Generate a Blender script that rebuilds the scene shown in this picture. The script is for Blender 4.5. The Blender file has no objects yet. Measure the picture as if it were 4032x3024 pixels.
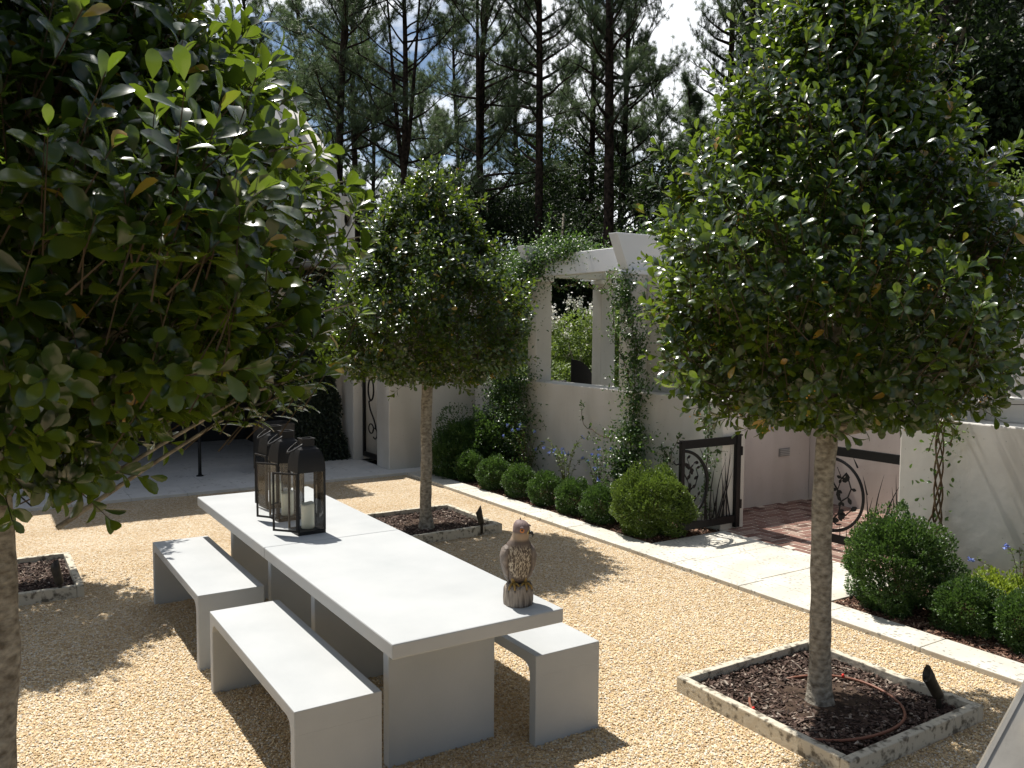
import bpy, bmesh, math, random
import numpy as np
from mathutils import Vector, Matrix
R = math.radians
S = bpy.context.scene
COL = S.collection

# ------------------------------------------------------------------ camera
FW = Vector((0.53774654, 0.84045644, -0.06679541)); RT = Vector((0.84256596, -0.53854918, 0.00688378)); UP = Vector((0.0301871, 0.05998127, 0.99774295))
CAMZ = 2.0474; FPX = 3343.72
cd = bpy.data.cameras.new('camera'); cam = bpy.data.objects.new('camera', cd); COL.objects.link(cam)
cd.sensor_width = 36; cd.lens = FPX / 4032 * 36; cd.clip_end = 2000; cd.clip_start = .05
M = Matrix((RT, UP, -FW)).transposed().to_4x4(); M.translation = (0, 0, CAMZ)
cam.matrix_world = M
S.camera = cam

# ------------------------------------------------------------------ sky and sun
SUNV = Vector((-0.035, 0.5315, 1)).normalized()          # towards the sun
elev = math.asin(SUNV.z); azim = math.atan2(SUNV.x, SUNV.y)
w = bpy.data.worlds.new('World'); S.world = w; w.use_nodes = True
nt = w.node_tree; N = nt.nodes; L = nt.links; N.clear()
out = N.new('ShaderNodeOutputWorld'); bg = N.new('ShaderNodeBackground'); bg.inputs[1].default_value = .068
sky = N.new('ShaderNodeTexSky'); sky.sky_type = 'NISHITA'; sky.sun_disc = False
sky.sun_elevation = elev; sky.sun_rotation = azim; sky.dust_density = .6; sky.ozone_density = 2.0
tc = N.new('ShaderNodeTexCoord'); mp = N.new('ShaderNodeMapping'); mp.inputs['Scale'].default_value = (1, 1, 2.6); mp.inputs['Location'].default_value = (.4, 1.3, .2)
no = N.new('ShaderNodeTexNoise'); no.inputs['Scale'].default_value = 3.1; no.inputs['Detail'].default_value = 7; no.inputs['Roughness'].default_value = .56
cr = N.new('ShaderNodeValToRGB'); cr.color_ramp.elements[0].position = .46; cr.color_ramp.elements[1].position = .56
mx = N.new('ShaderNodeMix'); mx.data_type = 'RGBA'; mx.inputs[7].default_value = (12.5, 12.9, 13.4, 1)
L.new(tc.outputs['Generated'], mp.inputs[0]); L.new(mp.outputs[0], no.inputs['Vector']); L.new(no.outputs['Fac'], cr.inputs[0])
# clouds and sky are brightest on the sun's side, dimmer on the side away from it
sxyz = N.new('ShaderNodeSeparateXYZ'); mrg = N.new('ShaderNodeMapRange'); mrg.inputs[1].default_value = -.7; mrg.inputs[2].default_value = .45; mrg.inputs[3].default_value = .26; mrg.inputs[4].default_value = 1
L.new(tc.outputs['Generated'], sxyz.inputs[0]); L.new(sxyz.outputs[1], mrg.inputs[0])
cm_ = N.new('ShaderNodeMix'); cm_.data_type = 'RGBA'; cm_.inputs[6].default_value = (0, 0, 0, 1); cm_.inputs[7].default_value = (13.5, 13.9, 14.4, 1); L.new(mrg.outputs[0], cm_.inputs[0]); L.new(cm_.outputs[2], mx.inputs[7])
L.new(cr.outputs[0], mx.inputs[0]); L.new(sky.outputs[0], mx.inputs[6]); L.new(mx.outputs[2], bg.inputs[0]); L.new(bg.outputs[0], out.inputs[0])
sl = bpy.data.lights.new('sun', 'SUN'); sl.energy = 5.0; sl.angle = R(.55); sl.color = (1, .955, .88)
so = bpy.data.objects.new('sun', sl); COL.objects.link(so); so.rotation_euler = SUNV.to_track_quat('Z', 'Y').to_euler()
S.view_settings.view_transform = 'Standard'; S.view_settings.look = 'None'; S.view_settings.gamma = 1; S.view_settings.exposure = .43
S.cycles.max_bounces = 7; S.cycles.diffuse_bounces = 4; S.cycles.transparent_max_bounces = 40; S.cycles.caustics_reflective = False; S.cycles.caustics_refractive = False
S.cycles.use_denoising = True

# ------------------------------------------------------------------ helpers
def tag(o, label=None, cat=None, group=None, kind=None):
    if label: o['label'] = label
    if cat: o['category'] = cat
    if group: o['group'] = group
    if kind: o['kind'] = kind
    return o
def empty(name, loc=(0, 0, 0), rz=0, label=None, cat=None, group=None):
    o = bpy.data.objects.new(name, None); COL.objects.link(o); o.empty_display_size = .1
    o.location = loc; o.rotation_euler = (0, 0, rz); return tag(o, label, cat, group)
def link(name, me, mat, parent=None, loc=None):
    o = bpy.data.objects.new(name, me); COL.objects.link(o)
    if mat is not None and not me.materials: me.materials.append(mat)
    if parent is not None: o.parent = parent
    if loc is not None: o.location = loc
    return o
def copy_tree(o, parent=None):
    c = o.copy(); COL.objects.link(c); c.parent = parent
    for ch in list(o.children): copy_tree(ch, c)
    return c
class MB:
    """collects primitives and links them as one mesh"""
    def __init__(s): s.v = []; s.f = []; s.sm = []
    def add(s, V, F, smooth=False):
        n = len(s.v); s.v += [tuple(v) for v in V]; s.f += [tuple(i + n for i in f) for f in F]; s.sm += [smooth] * len(F); return s
    def box(s, x0, y0, z0, x1, y1, z1, rot=None, o=None):
        V = [Vector((x, y, z)) for z in (z0, z1) for y in (y0, y1) for x in (x0, x1)]
        if rot is not None: V = [rot @ v for v in V]
        if o is not None: V = [v + Vector(o) for v in V]
        return s.add(V, [(0, 2, 3, 1), (4, 5, 7, 6), (0, 1, 5, 4), (2, 6, 7, 3), (0, 4, 6, 2), (1, 3, 7, 5)])
    def tube(s, P, r, n=8, caps=True, flat=1, smooth=True):
        P = [Vector(p) for p in P]; m = len(P)
        if not hasattr(r, '__len__'): r = [r] * m
        V = []; T = [(P[min(i + 1, m - 1)] - P[max(i - 1, 0)]).normalized() for i in range(m)]
        a = T[0].orthogonal().normalized() if abs(T[0].z) < .9 else T[0].cross(Vector((0, 1, 0))).normalized()
        for i in range(m):
            a = (a - T[i] * a.dot(T[i])).normalized(); b = T[i].cross(a)
            for k in range(n):
                t = 2 * math.pi * k / n
                V.append(P[i] + a * (r[i] * math.cos(t)) + b * (r[i] * flat * math.sin(t)))
        F = [(i * n + k, i * n + (k + 1) % n, (i + 1) * n + (k + 1) % n, (i + 1) * n + k) for i in range(m - 1) for k in range(n)]
        if caps: F += [tuple(reversed(range(n))), tuple((m - 1) * n + k for k in range(n))]
        return s.add(V, F, smooth)
    def prism(s, pts, axis, a, b):
        """extrude a closed 2-D outline (list of 2-tuples) along axis 'x','y' or 'z' from a to b"""
        n = len(pts)
        def P(p, t): return {'x': (t, p[0], p[1]), 'y': (p[0], t, p[1]), 'z': (p[0], p[1], t)}[axis]
        V = [P(p, a) for p in pts] + [P(p, b) for p in pts]
        F = [tuple(reversed(range(n))), tuple(n + k for k in range(n))] + [(k, (k + 1) % n, n + (k + 1) % n, n + k) for k in range(n)]
        return s.add(V, F)
    def lathe(s, prof, n=24, c=(0, 0, 0)):
        V = [(c[0] + r * math.cos(2 * math.pi * k / n), c[1] + r * math.sin(2 * math.pi * k / n), c[2] + z) for r, z in prof for k in range(n)]
        m = len(prof)
        F = [(i * n + k, i * n + (k + 1) % n, (i + 1) * n + (k + 1) % n, (i + 1) * n + k) for i in range(m - 1) for k in range(n)]
        F += [tuple(reversed(range(n))), tuple((m - 1) * n + k for k in range(n))]
        return s.add(V, F, True)
    def mesh(s, name):
        me = bpy.data.meshes.new(name); me.from_pydata(s.v, [], s.f); me.polygons.foreach_set('use_smooth', s.sm); me.update()
        bm = bmesh.new(); bm.from_mesh(me); bmesh.ops.recalc_face_normals(bm, faces=bm.faces); bm.to_mesh(me); bm.free()
        return me
    def build(s, name, mat, parent=None, bevel=0, loc=None, keep=None):
        o = link(name, s.mesh(name), mat, parent, loc)
        if keep is not None:                       # bevel every sharp edge except those lying in the plane z = keep
            bm = bmesh.new(); bm.from_mesh(o.data); bm.normal_update()
            E_ = [e for e in bm.edges if e.calc_face_angle(0) > .6 and not all(abs(v.co.z - keep) < 1e-4 for v in e.verts)]
            bmesh.ops.bevel(bm, geom=E_, offset=bevel, segments=2, affect='EDGES', profile=.6); bm.to_mesh(o.data); bm.free(); bevel = 0
        if bevel:
            b = o.modifiers.new('bevel', 'BEVEL'); b.width = bevel; b.segments = 2; b.limit_method = 'ANGLE'; b.angle_limit = R(40)
        return o
def bulk(name, V, F, smooth=False, N_=None):
    """fast mesh from numpy: V (n,3), F (m,k) with one k"""
    me = bpy.data.meshes.new(name); n = len(V); m, k = F.shape
    me.vertices.add(n); me.vertices.foreach_set('co', np.ascontiguousarray(V, dtype=np.float32).ravel())
    me.loops.add(m * k); me.loops.foreach_set('vertex_index', F.astype(np.int32).ravel())
    me.polygons.add(m); me.polygons.foreach_set('loop_start', np.arange(0, m * k, k, dtype=np.int32))
    me.polygons.foreach_set('use_smooth', np.full(m, smooth)); me.update(calc_edges=True); return me
def unit(a): return a / (np.linalg.norm(a, axis=-1, keepdims=True) + 1e-9)

# ------------------------------------------------------------------ materials
def mat(name, col, rough=.6, spec=.5, metal=0, var=0, vscale=5, col2=None, bump=0, bscale=40, coord='Object', detail=5, bdist=.01, thr=(.35, .65)):
    m = bpy.data.materials.new(name); m.use_nodes = True; nt = m.node_tree; b = nt.nodes['Principled BSDF']
    b.inputs['Roughness'].default_value = rough; b.inputs['Specular IOR Level'].default_value = spec; b.inputs['Metallic'].default_value = metal
    b.inputs['Base Color'].default_value = (*col, 1)
    tcn = nt.nodes.new('ShaderNodeTexCoord')
    if col2 is not None:
        n = nt.nodes.new('ShaderNodeTexNoise'); n.inputs['Scale'].default_value = vscale; n.inputs['Detail'].default_value = detail
        r = nt.nodes.new('ShaderNodeValToRGB'); e = r.color_ramp.elements; e[0].position = thr[0]; e[1].position = thr[1]; e[0].color = (*col, 1); e[1].color = (*col2, 1)
        nt.links.new(tcn.outputs[coord], n.inputs['Vector']); nt.links.new(n.outputs['Fac'], r.inputs[0]); nt.links.new(r.outputs[0], b.inputs['Base Color'])
    if bump:
        n = nt.nodes.new('ShaderNodeTexNoise'); n.inputs['Scale'].default_value = bscale; n.inputs['Detail'].default_value = 6
        q = nt.nodes.new('ShaderNodeBump'); q.inputs['Strength'].default_value = bump; q.inputs['Distance'].default_value = bdist
        nt.links.new(tcn.outputs[coord], n.inputs['Vector']); nt.links.new(n.outputs['Fac'], q.inputs['Height']); nt.links.new(q.outputs[0], b.inputs['Normal'])
    return m
def nodes(m): return m.node_tree.nodes, m.node_tree.links, m.node_tree.nodes['Principled BSDF']

def leaf_mat(name, cols, trans, rough=.32, tfac=.35, spec=.5, brown=None, coat=0):
    """glossy leaf, colour differs leaf by leaf; thin, so light comes through"""
    m = bpy.data.materials.new(name); m.use_nodes = True; n, l, b = nodes(m)
    g = n.new('ShaderNodeNewGeometry'); r = n.new('ShaderNodeValToRGB'); el = r.color_ramp.elements
    el[0].color = (*cols[0], 1); el[1].color = (*cols[1], 1); el[1].position = .95
    if brown: e = el.new(.992); e.color = (*brown, 1); el[1].position = .985; r.color_ramp.interpolation = 'LINEAR'
    l.new(g.outputs['Random Per Island'], r.inputs[0]); l.new(r.outputs[0], b.inputs['Base Color'])
    b.inputs['Roughness'].default_value = rough; b.inputs['Specular IOR Level'].default_value = spec
    if coat: b.inputs['Coat Weight'].default_value = coat; b.inputs['Coat Roughness'].default_value = .12
    t = n.new('ShaderNodeBsdfTranslucent'); hm = n.new('ShaderNodeMix'); hm.data_type = 'RGBA'; hm.inputs[0].default_value = .25
    hm.inputs[6].default_value = (*trans, 1); l.new(r.outputs[0], hm.inputs[7]); l.new(hm.outputs[2], t.inputs[0])
    mx = n.new('ShaderNodeMixShader'); mx.inputs[0].default_value = tfac
    l.new(b.outputs[0], mx.inputs[1]); l.new(t.outputs[0], mx.inputs[2]); l.new(mx.outputs[0], n['Material Output'].inputs[0])
    return m

HOLLY = leaf_mat('holly_leaf', [(.008, .024, .007), (.030, .062, .012)], (.38, .56, .04), .25, .22, .5, brown=(.35, .2, .03), coat=.35)
BOX = leaf_mat('boxwood_leaf', [(.022, .055, .014), (.07, .13, .03)], (.14, .26, .04), .38, .3)
BOXL = leaf_mat('light_shrub_leaf', [(.05, .09, .018), (.13, .19, .035)], (.22, .33, .04), .4, .3)
VINE = leaf_mat('vine_leaf', [(.014, .04, .013), (.055, .11, .025)], (.2, .35, .05), .32, .32)
LIME = leaf_mat('lime_leaf', [(.14, .22, .02), (.3, .38, .04)], (.4, .5, .05), .5, .35)
FIG = leaf_mat('fig_leaf', [(.008, .016, .007), (.02, .035, .012)], (.05, .09, .02), .5, .2)
NEEDLE = leaf_mat('pine_needle', [(.04, .065, .035), (.085, .12, .06)], (.16, .24, .09), .45, .4)
WOODL = leaf_mat('wood_leaf', [(.006, .014, .006), (.026, .044, .014)], (.06, .11, .025), .5, .22, .22)
FLOWHEDGE = leaf_mat('myrtle_leaf', [(.05, .10, .02), (.16, .22, .04)], (.3, .42, .06), .5, .35)
PETALW = mat('white_petal', (.8, .78, .7), .7)
PETALB = mat('blue_petal', (.28, .36, .75), .7)
PETALR = mat('red_petal', (.7, .06, .05), .7)
BERRY = mat('yellow_berry', (.5, .27, .03), .4)
BARK = mat('holly_bark', (.13, .11, .085), .9, .15, col2=(.38, .35, .29), vscale=34, detail=10, thr=(.30, .68), bump=.8, bscale=38, bdist=.012)
n_, l_, b_ = nodes(BARK); tc0 = [x for x in n_ if x.type == 'TEX_COORD'][0]; mp0 = n_.new('ShaderNodeMapping'); mp0.inputs['Scale'].default_value = (.9, .9, 1.35)
for x in list(n_):
    if x.type == 'TEX_NOISE': l_.new(mp0.outputs[0], x.inputs['Vector'])
l_.new(tc0.outputs['Object'], mp0.inputs[0])
PBARK = mat('pine_bark', (.012, .009, .008), .95, .1, col2=(.06, .042, .033), vscale=6, bump=1, bscale=14, bdist=.05)
STEM = mat('vine_stem', (.12, .08, .045), .85, .2)
TWIG = mat('dark_twig', (.06, .045, .028), .85, .2)
CONC = mat('concrete', (.37, .385, .39), .62, .35, col2=(.47, .48, .48), vscale=2.4, detail=9, thr=(.25, .8), bump=.12, bscale=60, bdist=.003)
n_, l_, b_ = nodes(CONC)
g = n_.new('ShaderNodeNewGeometry'); nz = n_.new('ShaderNodeTexNoise'); nz.inputs['Scale'].default_value = 9; rr = n_.new('ShaderNodeMapRange'); rr.inputs[3].default_value = .5; rr.inputs[4].default_value = .75
l_.new(nz.outputs['Fac'], rr.inputs[0]); l_.new(rr.outputs[0], b_.inputs['Roughness'])

def stucco(name, c1, c2, pit=.5, bump=.35):
    m = mat(name, c1, .8, .3, col2=c2, vscale=1.1, bump=bump, bscale=9, bdist=.006, thr=(.3, .75)); n, l, b = nodes(m)
    tcn = [x for x in n if x.type == 'TEX_COORD'][0]
    v = n.new('ShaderNodeTexVoronoi'); v.inputs['Scale'].default_value = 17; v.inputs['Randomness'].default_value = 1
    r = n.new('ShaderNodeValToRGB'); r.color_ramp.elements[0].position = .035; r.color_ramp.elements[1].position = .11
    r.color_ramp.elements[0].color = (pit, pit, pit, 1)
    mu = n.new('ShaderNodeMix'); mu.data_type = 'RGBA'; mu.blend_type = 'MULTIPLY'; mu.inputs[0].default_value = .75
    src = b.inputs['Base Color'].links[0].from_socket
    l.new(tcn.outputs['Object'], v.inputs['Vector']); l.new(v.outputs['Distance'], r.inputs[0]); l.new(src, mu.inputs[6]); l.new(r.outputs[0], mu.inputs[7])
    # long faint weather streaks
    mp = n.new('ShaderNodeMapping'); mp.inputs['Scale'].default_value = (2.2, 2.2, .35); s2 = n.new('ShaderNodeTexNoise'); s2.inputs['Scale'].default_value = 1.5; s2.inputs['Detail'].default_value = 6
    r2 = n.new('ShaderNodeValToRGB'); r2.color_ramp.elements[0].position = .35; r2.color_ramp.elements[1].position = .62; r2.color_ramp.elements[0].color = (.74, .73, .69, 1)
    m2 = n.new('ShaderNodeMix'); m2.data_type = 'RGBA'; m2.blend_type = 'MULTIPLY'; m2.inputs[0].default_value = .45
    l.new(tcn.outputs['Object'], mp.inputs[0]); l.new(mp.outputs[0], s2.inputs['Vector']); l.new(s2.outputs['Fac'], r2.inputs[0])
    l.new(mu.outputs[2], m2.inputs[6]); l.new(r2.outputs[0], m2.inputs[7]); l.new(m2.outputs[2], b.inputs['Base Color'])
    return m
STUC = stucco('cream_stucco', (.54, .515, .47), (.68, .66, .62))
STUCP = stucco('pink_stucco', (.52, .47, .43), (.66, .61, .57))
WHITE = mat('white_paint', (.74, .75, .76), .5, .4, col2=(.79, .79, .79), vscale=2, bump=.05, bscale=30)
IRON = mat('black_iron', (.006, .006, .0065), .5, .25, bump=.15, bscale=60)
BRONZE = mat('dark_bronze', (.022, .018, .013), .5, .4, col2=(.05, .042, .03), vscale=20)
LANT = mat('lantern_metal', (.010, .0095, .010), .5, .3)
GLASS = bpy.data.materials.new('lantern_glass'); GLASS.use_nodes = True
n_, l_, b_ = nodes(GLASS); t_ = n_.new('ShaderNodeBsdfTransparent'); gl = n_.new('ShaderNodeBsdfGlossy'); gl.inputs['Roughness'].default_value = .03; fr = n_.new('ShaderNodeFresnel'); fr.inputs[0].default_value = 1.3
ms = n_.new('ShaderNodeMixShader'); t_.inputs[0].default_value = (.985, .99, .99, 1); l_.new(fr.outputs[0], ms.inputs[0]); l_.new(t_.outputs[0], ms.inputs[1]); l_.new(gl.outputs[0], ms.inputs[2]); l_.new(ms.outputs[0], n_['Material Output'].inputs[0])
WAX = mat('candle_wax', (.72, .68, .52), .55, .4); nodes(WAX)[2].inputs['Subsurface Weight'].default_value = .25; nodes(WAX)[2].inputs['Subsurface Radius'].default_value = (.02, .015, .01)
ALU = mat('aluminium', (.30, .28, .245), .5, .5, metal=.5, col2=(.36, .34, .30), vscale=12, bump=.05, bscale=80)
ROOFM = mat('roof_metal', (.17, .175, .18), .65, .3, metal=0, col2=(.22, .225, .23), vscale=3)
DARK = mat('dark_paint_shade', (.02, .02, .022), .6, .3)  # bin paint; also stands in for shade in the porch and gable hole
POT = mat('dark_zinc', (.05, .046, .042), .7, .3, col2=(.09, .08, .07), vscale=6)
HOSE = mat('brown_drip_hose', (.22, .09, .055), .5, .4)
REDP = mat('red_plastic', (.7, .03, .02), .4)

# travertine / shell stone with dark pits
def stone(name, c1, c2, pitc, scale=16, stretch=(1, 2.2, 1), pos=(.18, .28), bump=.35):
    m = mat(name, c1, .75, .3, col2=c2, vscale=3); n, l, b = nodes(m); tcn = [x for x in n if x.type == 'TEX_COORD'][0]
    mp = n.new('ShaderNodeMapping'); mp.inputs['Scale'].default_value = stretch
    wn = n.new('ShaderNodeTexNoise'); wn.inputs['Scale'].default_value = 9; wn.inputs['Detail'].default_value = 4
    ad = n.new('ShaderNodeMix'); ad.data_type = 'RGBA'; ad.inputs[0].default_value = .09
    v = n.new('ShaderNodeTexVoronoi'); v.inputs['Scale'].default_value = scale
    pn = n.new('ShaderNodeTexNoise'); pn.inputs['Scale'].default_value = 2.6; pn.inputs['Detail'].default_value = 3
    sb = n.new('ShaderNodeMath'); sb.operation = 'MULTIPLY_ADD'; sb.inputs[1].default_value = .55; 
    r = n.new('ShaderNodeValToRGB'); r.color_ramp.elements[0].position = pos[0] + .27; r.color_ramp.elements[1].position = pos[1] + .27
    mu = n.new('ShaderNodeMix'); mu.data_type = 'RGBA'; mu.inputs[6].default_value = (*pitc, 1)
    src = b.inputs['Base Color'].links[0].from_socket
    l.new(tcn.outputs['Object'], mp.inputs[0]); l.new(tcn.outputs['Object'], wn.inputs['Vector']); l.new(mp.outputs[0], ad.inputs[6]); l.new(wn.outputs['Color'], ad.inputs[7]); l.new(ad.outputs[2], v.inputs['Vector'])
    l.new(tcn.outputs['Object'], pn.inputs['Vector']); l.new(pn.outputs['Fac'], sb.inputs[0]); l.new(v.outputs['Distance'], sb.inputs[2])
    l.new(sb.outputs[0], r.inputs[0]); l.new(r.outputs[0], mu.inputs[0]); l.new(src, mu.inputs[7]); l.new(mu.outputs[2], b.inputs['Base Color'])
    bp = n.new('ShaderNodeBump'); bp.inputs['Strength'].default_value = bump; bp.inputs['Distance'].default_value = .006; l.new(r.outputs[0], bp.inputs['Height']); l.new(bp.outputs[0], b.inputs['Normal'])
    return m
TRAV = stone('shell_stone', (.50, .47, .40), (.62, .59, .52), (.28, .27, .24), 22, (1.6, 1, 1))
TRAVS = stone('travertine', (.55, .54, .52), (.62, .61, .59), (.13, .12, .12), 11, (.8, 2.2, 1), (.10, .16))
CURB = mat('coral_stone', (.15, .13, .10), .85, .2, col2=(.55, .50, .40), vscale=24, detail=8, thr=(.36, .50), bump=.8, bscale=26, bdist=.006)

# gravel: packed pebbles
GRAV = bpy.data.materials.new('pea_gravel'); GRAV.use_nodes = True
n, l, b = nodes(GRAV); b.inputs['Roughness'].default_value = .8; b.inputs['Specular IOR Level'].default_value = .25
tcn = n.new('ShaderNodeTexCoord'); wn = n.new('ShaderNodeTexNoise'); wn.inputs['Scale'].default_value = 60; ad = n.new('ShaderNodeMix'); ad.data_type = 'RGBA'; ad.inputs[0].default_value = .012
v = n.new('ShaderNodeTexVoronoi'); v.inputs['Scale'].default_value = 74; v2 = n.new('ShaderNodeTexVoronoi'); v2.inputs['Scale'].default_value = 74; v2.feature = 'DISTANCE_TO_EDGE'
l.new(tcn.outputs['Object'], ad.inputs[6]); l.new(tcn.outputs['Object'], wn.inputs['Vector']); l.new(wn.outputs['Color'], ad.inputs[7]); l.new(ad.outputs[2], v.inputs['Vector']); l.new(ad.outputs[2], v2.inputs['Vector'])
sp = n.new('ShaderNodeSeparateColor'); l.new(v.outputs['Color'], sp.inputs[0])
r = n.new('ShaderNodeValToRGB'); el = r.color_ramp.elements; el[0].color = (.40, .28, .16, 1); el[1].color = (.82, .75, .61, 1); el[0].position = 0; el[1].position = 1
for p_, c_ in ((.12, (.58, .43, .26)), (.4, (.68, .53, .35)), (.7, (.74, .62, .45)), (.86, (.72, .66, .55))): e = el.new(p_); e.color = (*c_, 1)
l.new(sp.outputs[0], r.inputs[0])
big = n.new('ShaderNodeTexNoise'); big.inputs['Scale'].default_value = 1.3; big.inputs['Detail'].default_value = 5; l.new(tcn.outputs['Object'], big.inputs['Vector'])
rb = n.new('ShaderNodeValToRGB'); rb.color_ramp.elements[0].position = .35; rb.color_ramp.elements[1].position = .65; rb.color_ramp.elements[0].color = (.86, .82, .76, 1); rb.color_ramp.elements[1].color = (1, 1, 1, 1); l.new(big.outputs['Fac'], rb.inputs[0])
mu = n.new('ShaderNodeMix'); mu.data_type = 'RGBA'; mu.blend_type = 'MULTIPLY'; mu.inputs[0].default_value = 1; l.new(r.outputs[0], mu.inputs[6]); l.new(rb.outputs[0], mu.inputs[7])
rc = n.new('ShaderNodeValToRGB'); rc.color_ramp.elements[0].position = 0; rc.color_ramp.elements[1].position = .12; rc.color_ramp.elements[0].color = (.55, .45, .33, 1); l.new(v2.outputs['Distance'], rc.inputs[0])
mu2 = n.new('ShaderNodeMix'); mu2.data_type = 'RGBA'; mu2.blend_type = 'MULTIPLY'; mu2.inputs[0].default_value = .9; l.new(mu.outputs[2], mu2.inputs[6]); l.new(rc.outputs[0], mu2.inputs[7]); l.new(mu2.outputs[2], b.inputs['Base Color'])
hh = n.new('ShaderNodeMath'); hh.operation = 'MULTIPLY_ADD'; hh.inputs[1].default_value = .5; sq = n.new('ShaderNodeMath'); sq.operation = 'POWER'; sq.inputs[1].default_value = .5
l.new(v2.outputs['Distance'], sq.inputs[0]); l.new(sp.outputs[1], hh.inputs[0]); l.new(sq.outputs[0], hh.inputs[2])
bp = n.new('ShaderNodeBump'); bp.inputs['Strength'].default_value = 1; bp.inputs['Distance'].default_value = .009; l.new(hh.outputs[0], bp.inputs['Height']); l.new(bp.outputs[0], b.inputs['Normal'])

def island_mat(name, stops, rough=.85, bump=0):
    m = bpy.data.materials.new(name); m.use_nodes = True; n, l, b = nodes(m); b.inputs['Roughness'].default_value = rough; b.inputs['Specular IOR Level'].default_value = .25
    g = n.new('ShaderNodeNewGeometry'); r = n.new('ShaderNodeValToRGB'); el = r.color_ramp.elements; el[0].color = (*stops[0][1], 1); el[1].color = (*stops[-1][1], 1); el[0].position = 0; el[1].position = 1
    for p_, c_ in stops[1:-1]: e = el.new(p_); e.color = (*c_, 1)
    l.new(g.outputs['Random Per Island'], r.inputs[0])
    tcn = n.new('ShaderNodeTexCoord'); nn = n.new('ShaderNodeTexNoise'); nn.inputs['Scale'].default_value = 45; nn.inputs['Detail'].default_value = 5; l.new(tcn.outputs['Object'], nn.inputs['Vector'])
    r3 = n.new('ShaderNodeValToRGB'); r3.color_ramp.elements[0].position = .3; r3.color_ramp.elements[1].position = .7; r3.color_ramp.elements[0].color = (.65, .65, .65, 1); l.new(nn.outputs['Fac'], r3.inputs[0])
    mu = n.new('ShaderNodeMix'); mu.data_type = 'RGBA'; mu.blend_type = 'MULTIPLY'; mu.inputs[0].default_value = .8; l.new(r.outputs[0], mu.inputs[6]); l.new(r3.outputs[0], mu.inputs[7]); l.new(mu.outputs[2], b.inputs['Base Color'])
    if bump:
        bp = n.new('ShaderNodeBump'); bp.inputs['Strength'].default_value = bump; bp.inputs['Distance'].default_value = .004; l.new(nn.outputs['Fac'], bp.inputs['Height']); l.new(bp.outputs[0], b.inputs['Normal'])
    return m
BRICK = island_mat('red_brick', [(0, (.12, .065, .05)), (.3, (.21, .115, .09)), (.7, (.29, .17, .135)), (1, (.36, .26, .21))], .85, .5)
CHIP = island_mat('bark_chip', [(0, (.03, .02, .016)), (.45, (.075, .045, .035)), (.75, (.14, .09, .07)), (.92, (.26, .20, .16)), (1, (.42, .36, .30))])
CHIPR = island_mat('red_bark_chip', [(0, (.05, .025, .018)), (.4, (.12, .06, .04)), (.75, (.22, .12, .08)), (.92, (.36, .23, .16)), (1, (.5, .4, .3))])
MORTAR = mat('mortar', (.62, .54, .45), .9, .2, bump=.4, bscale=70)
SOIL = mat('soil', (.035, .024, .018), .95, .1, col2=(.08, .055, .04), vscale=14, bump=1, bscale=50)
GRASS = mat('ground_cover', (.05, .06, .025), .95, .1, col2=(.12, .10, .055), vscale=.6, bump=.6, bscale=12)

# ------------------------------------------------------------------ setting: ground sheets and paving
def sheet(name, x0, y0, x1, y1, z, m, kind='structure'):
    o = MB().add([(x0, y0, z), (x1, y0, z), (x1, y1, z), (x0, y1, z)], [(0, 1, 2, 3)]).build(name, m); o['kind'] = kind; return o
sheet('ground', -600, -600, 600, 600, -.06, GRASS)
sheet('gravel', -9, -6, 5.05, 10.62, 0, GRAV)
gx0, gx1 = 5.035, 5.325                                       # stone edging strip along the bed
mb = MB()
for k in range(18): mb.box(gx0, -3 + k * .755, -.05, gx1, -3 + k * .755 + .750, .035 + (.0015 if k % 3 else 0))
o = mb.build('kerb_strip', TRAV, bevel=.005); o['kind'] = 'structure'
o = MB().box(gx1 + .003, 3.93, -.05, 6.295, 4.58, .035).box(gx1 + .003, 4.585, -.05, 6.295, 5.24, .0365).box(gx1 + .003, 5.245, -.05, 6.295, 5.9, .035).build('threshold_slab', TRAV, bevel=.005); o['kind'] = 'structure'
mb = MB()
for i in range(30):
    for j in range(3):
        x0 = -9 + i * .62 + (j % 2) * .31; y0 = 10.585 + j * .61
        if x0 < 6.4: mb.box(x0, y0, -.05, x0 + .616, y0 + .606, .035)
o = mb.build('terrace_paving', TRAVS, bevel=.003); o['kind'] = 'structure'
sheet('soil_bed', 5.3, -6, 6.31, 3.935, .012, SOIL); sheet('soil_bed', 5.3, 5.89, 6.31, 10.88, .012, SOIL)

# herringbone brick court behind the gate
mb = MB(); A = .2; B_ = .1; J = .017
def brick(x, y, along):
    w_, h_ = (A, B_) if along else (B_, A)
    if x + w_ > 6.32 and x < 8.42 and 2.0 < y + h_ / 2 < 6.58:
        mb.box(max(x, 6.302) + J / 2, y + J / 2, -.04, min(x + w_, 8.45) - J / 2, y + h_ - J / 2, .028 + random.Random(int(x * 977 + y * 7919)).uniform(-.0015, .0015))
for i in range(0, 24):
    for j in range(0, 47):
        if (i - j) % 4 == 0: brick(6.3 + i * B_, 2 + j * B_, True)
        if (i - j) % 4 == 3: brick(6.3 + i * B_, 2 + j * B_, False)
o = mb.build('brick_paving', BRICK); o['kind'] = 'structure'
sheet('mortar_bed', 6.3, 2, 8.45, 6.6, .0245, MORTAR)

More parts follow.
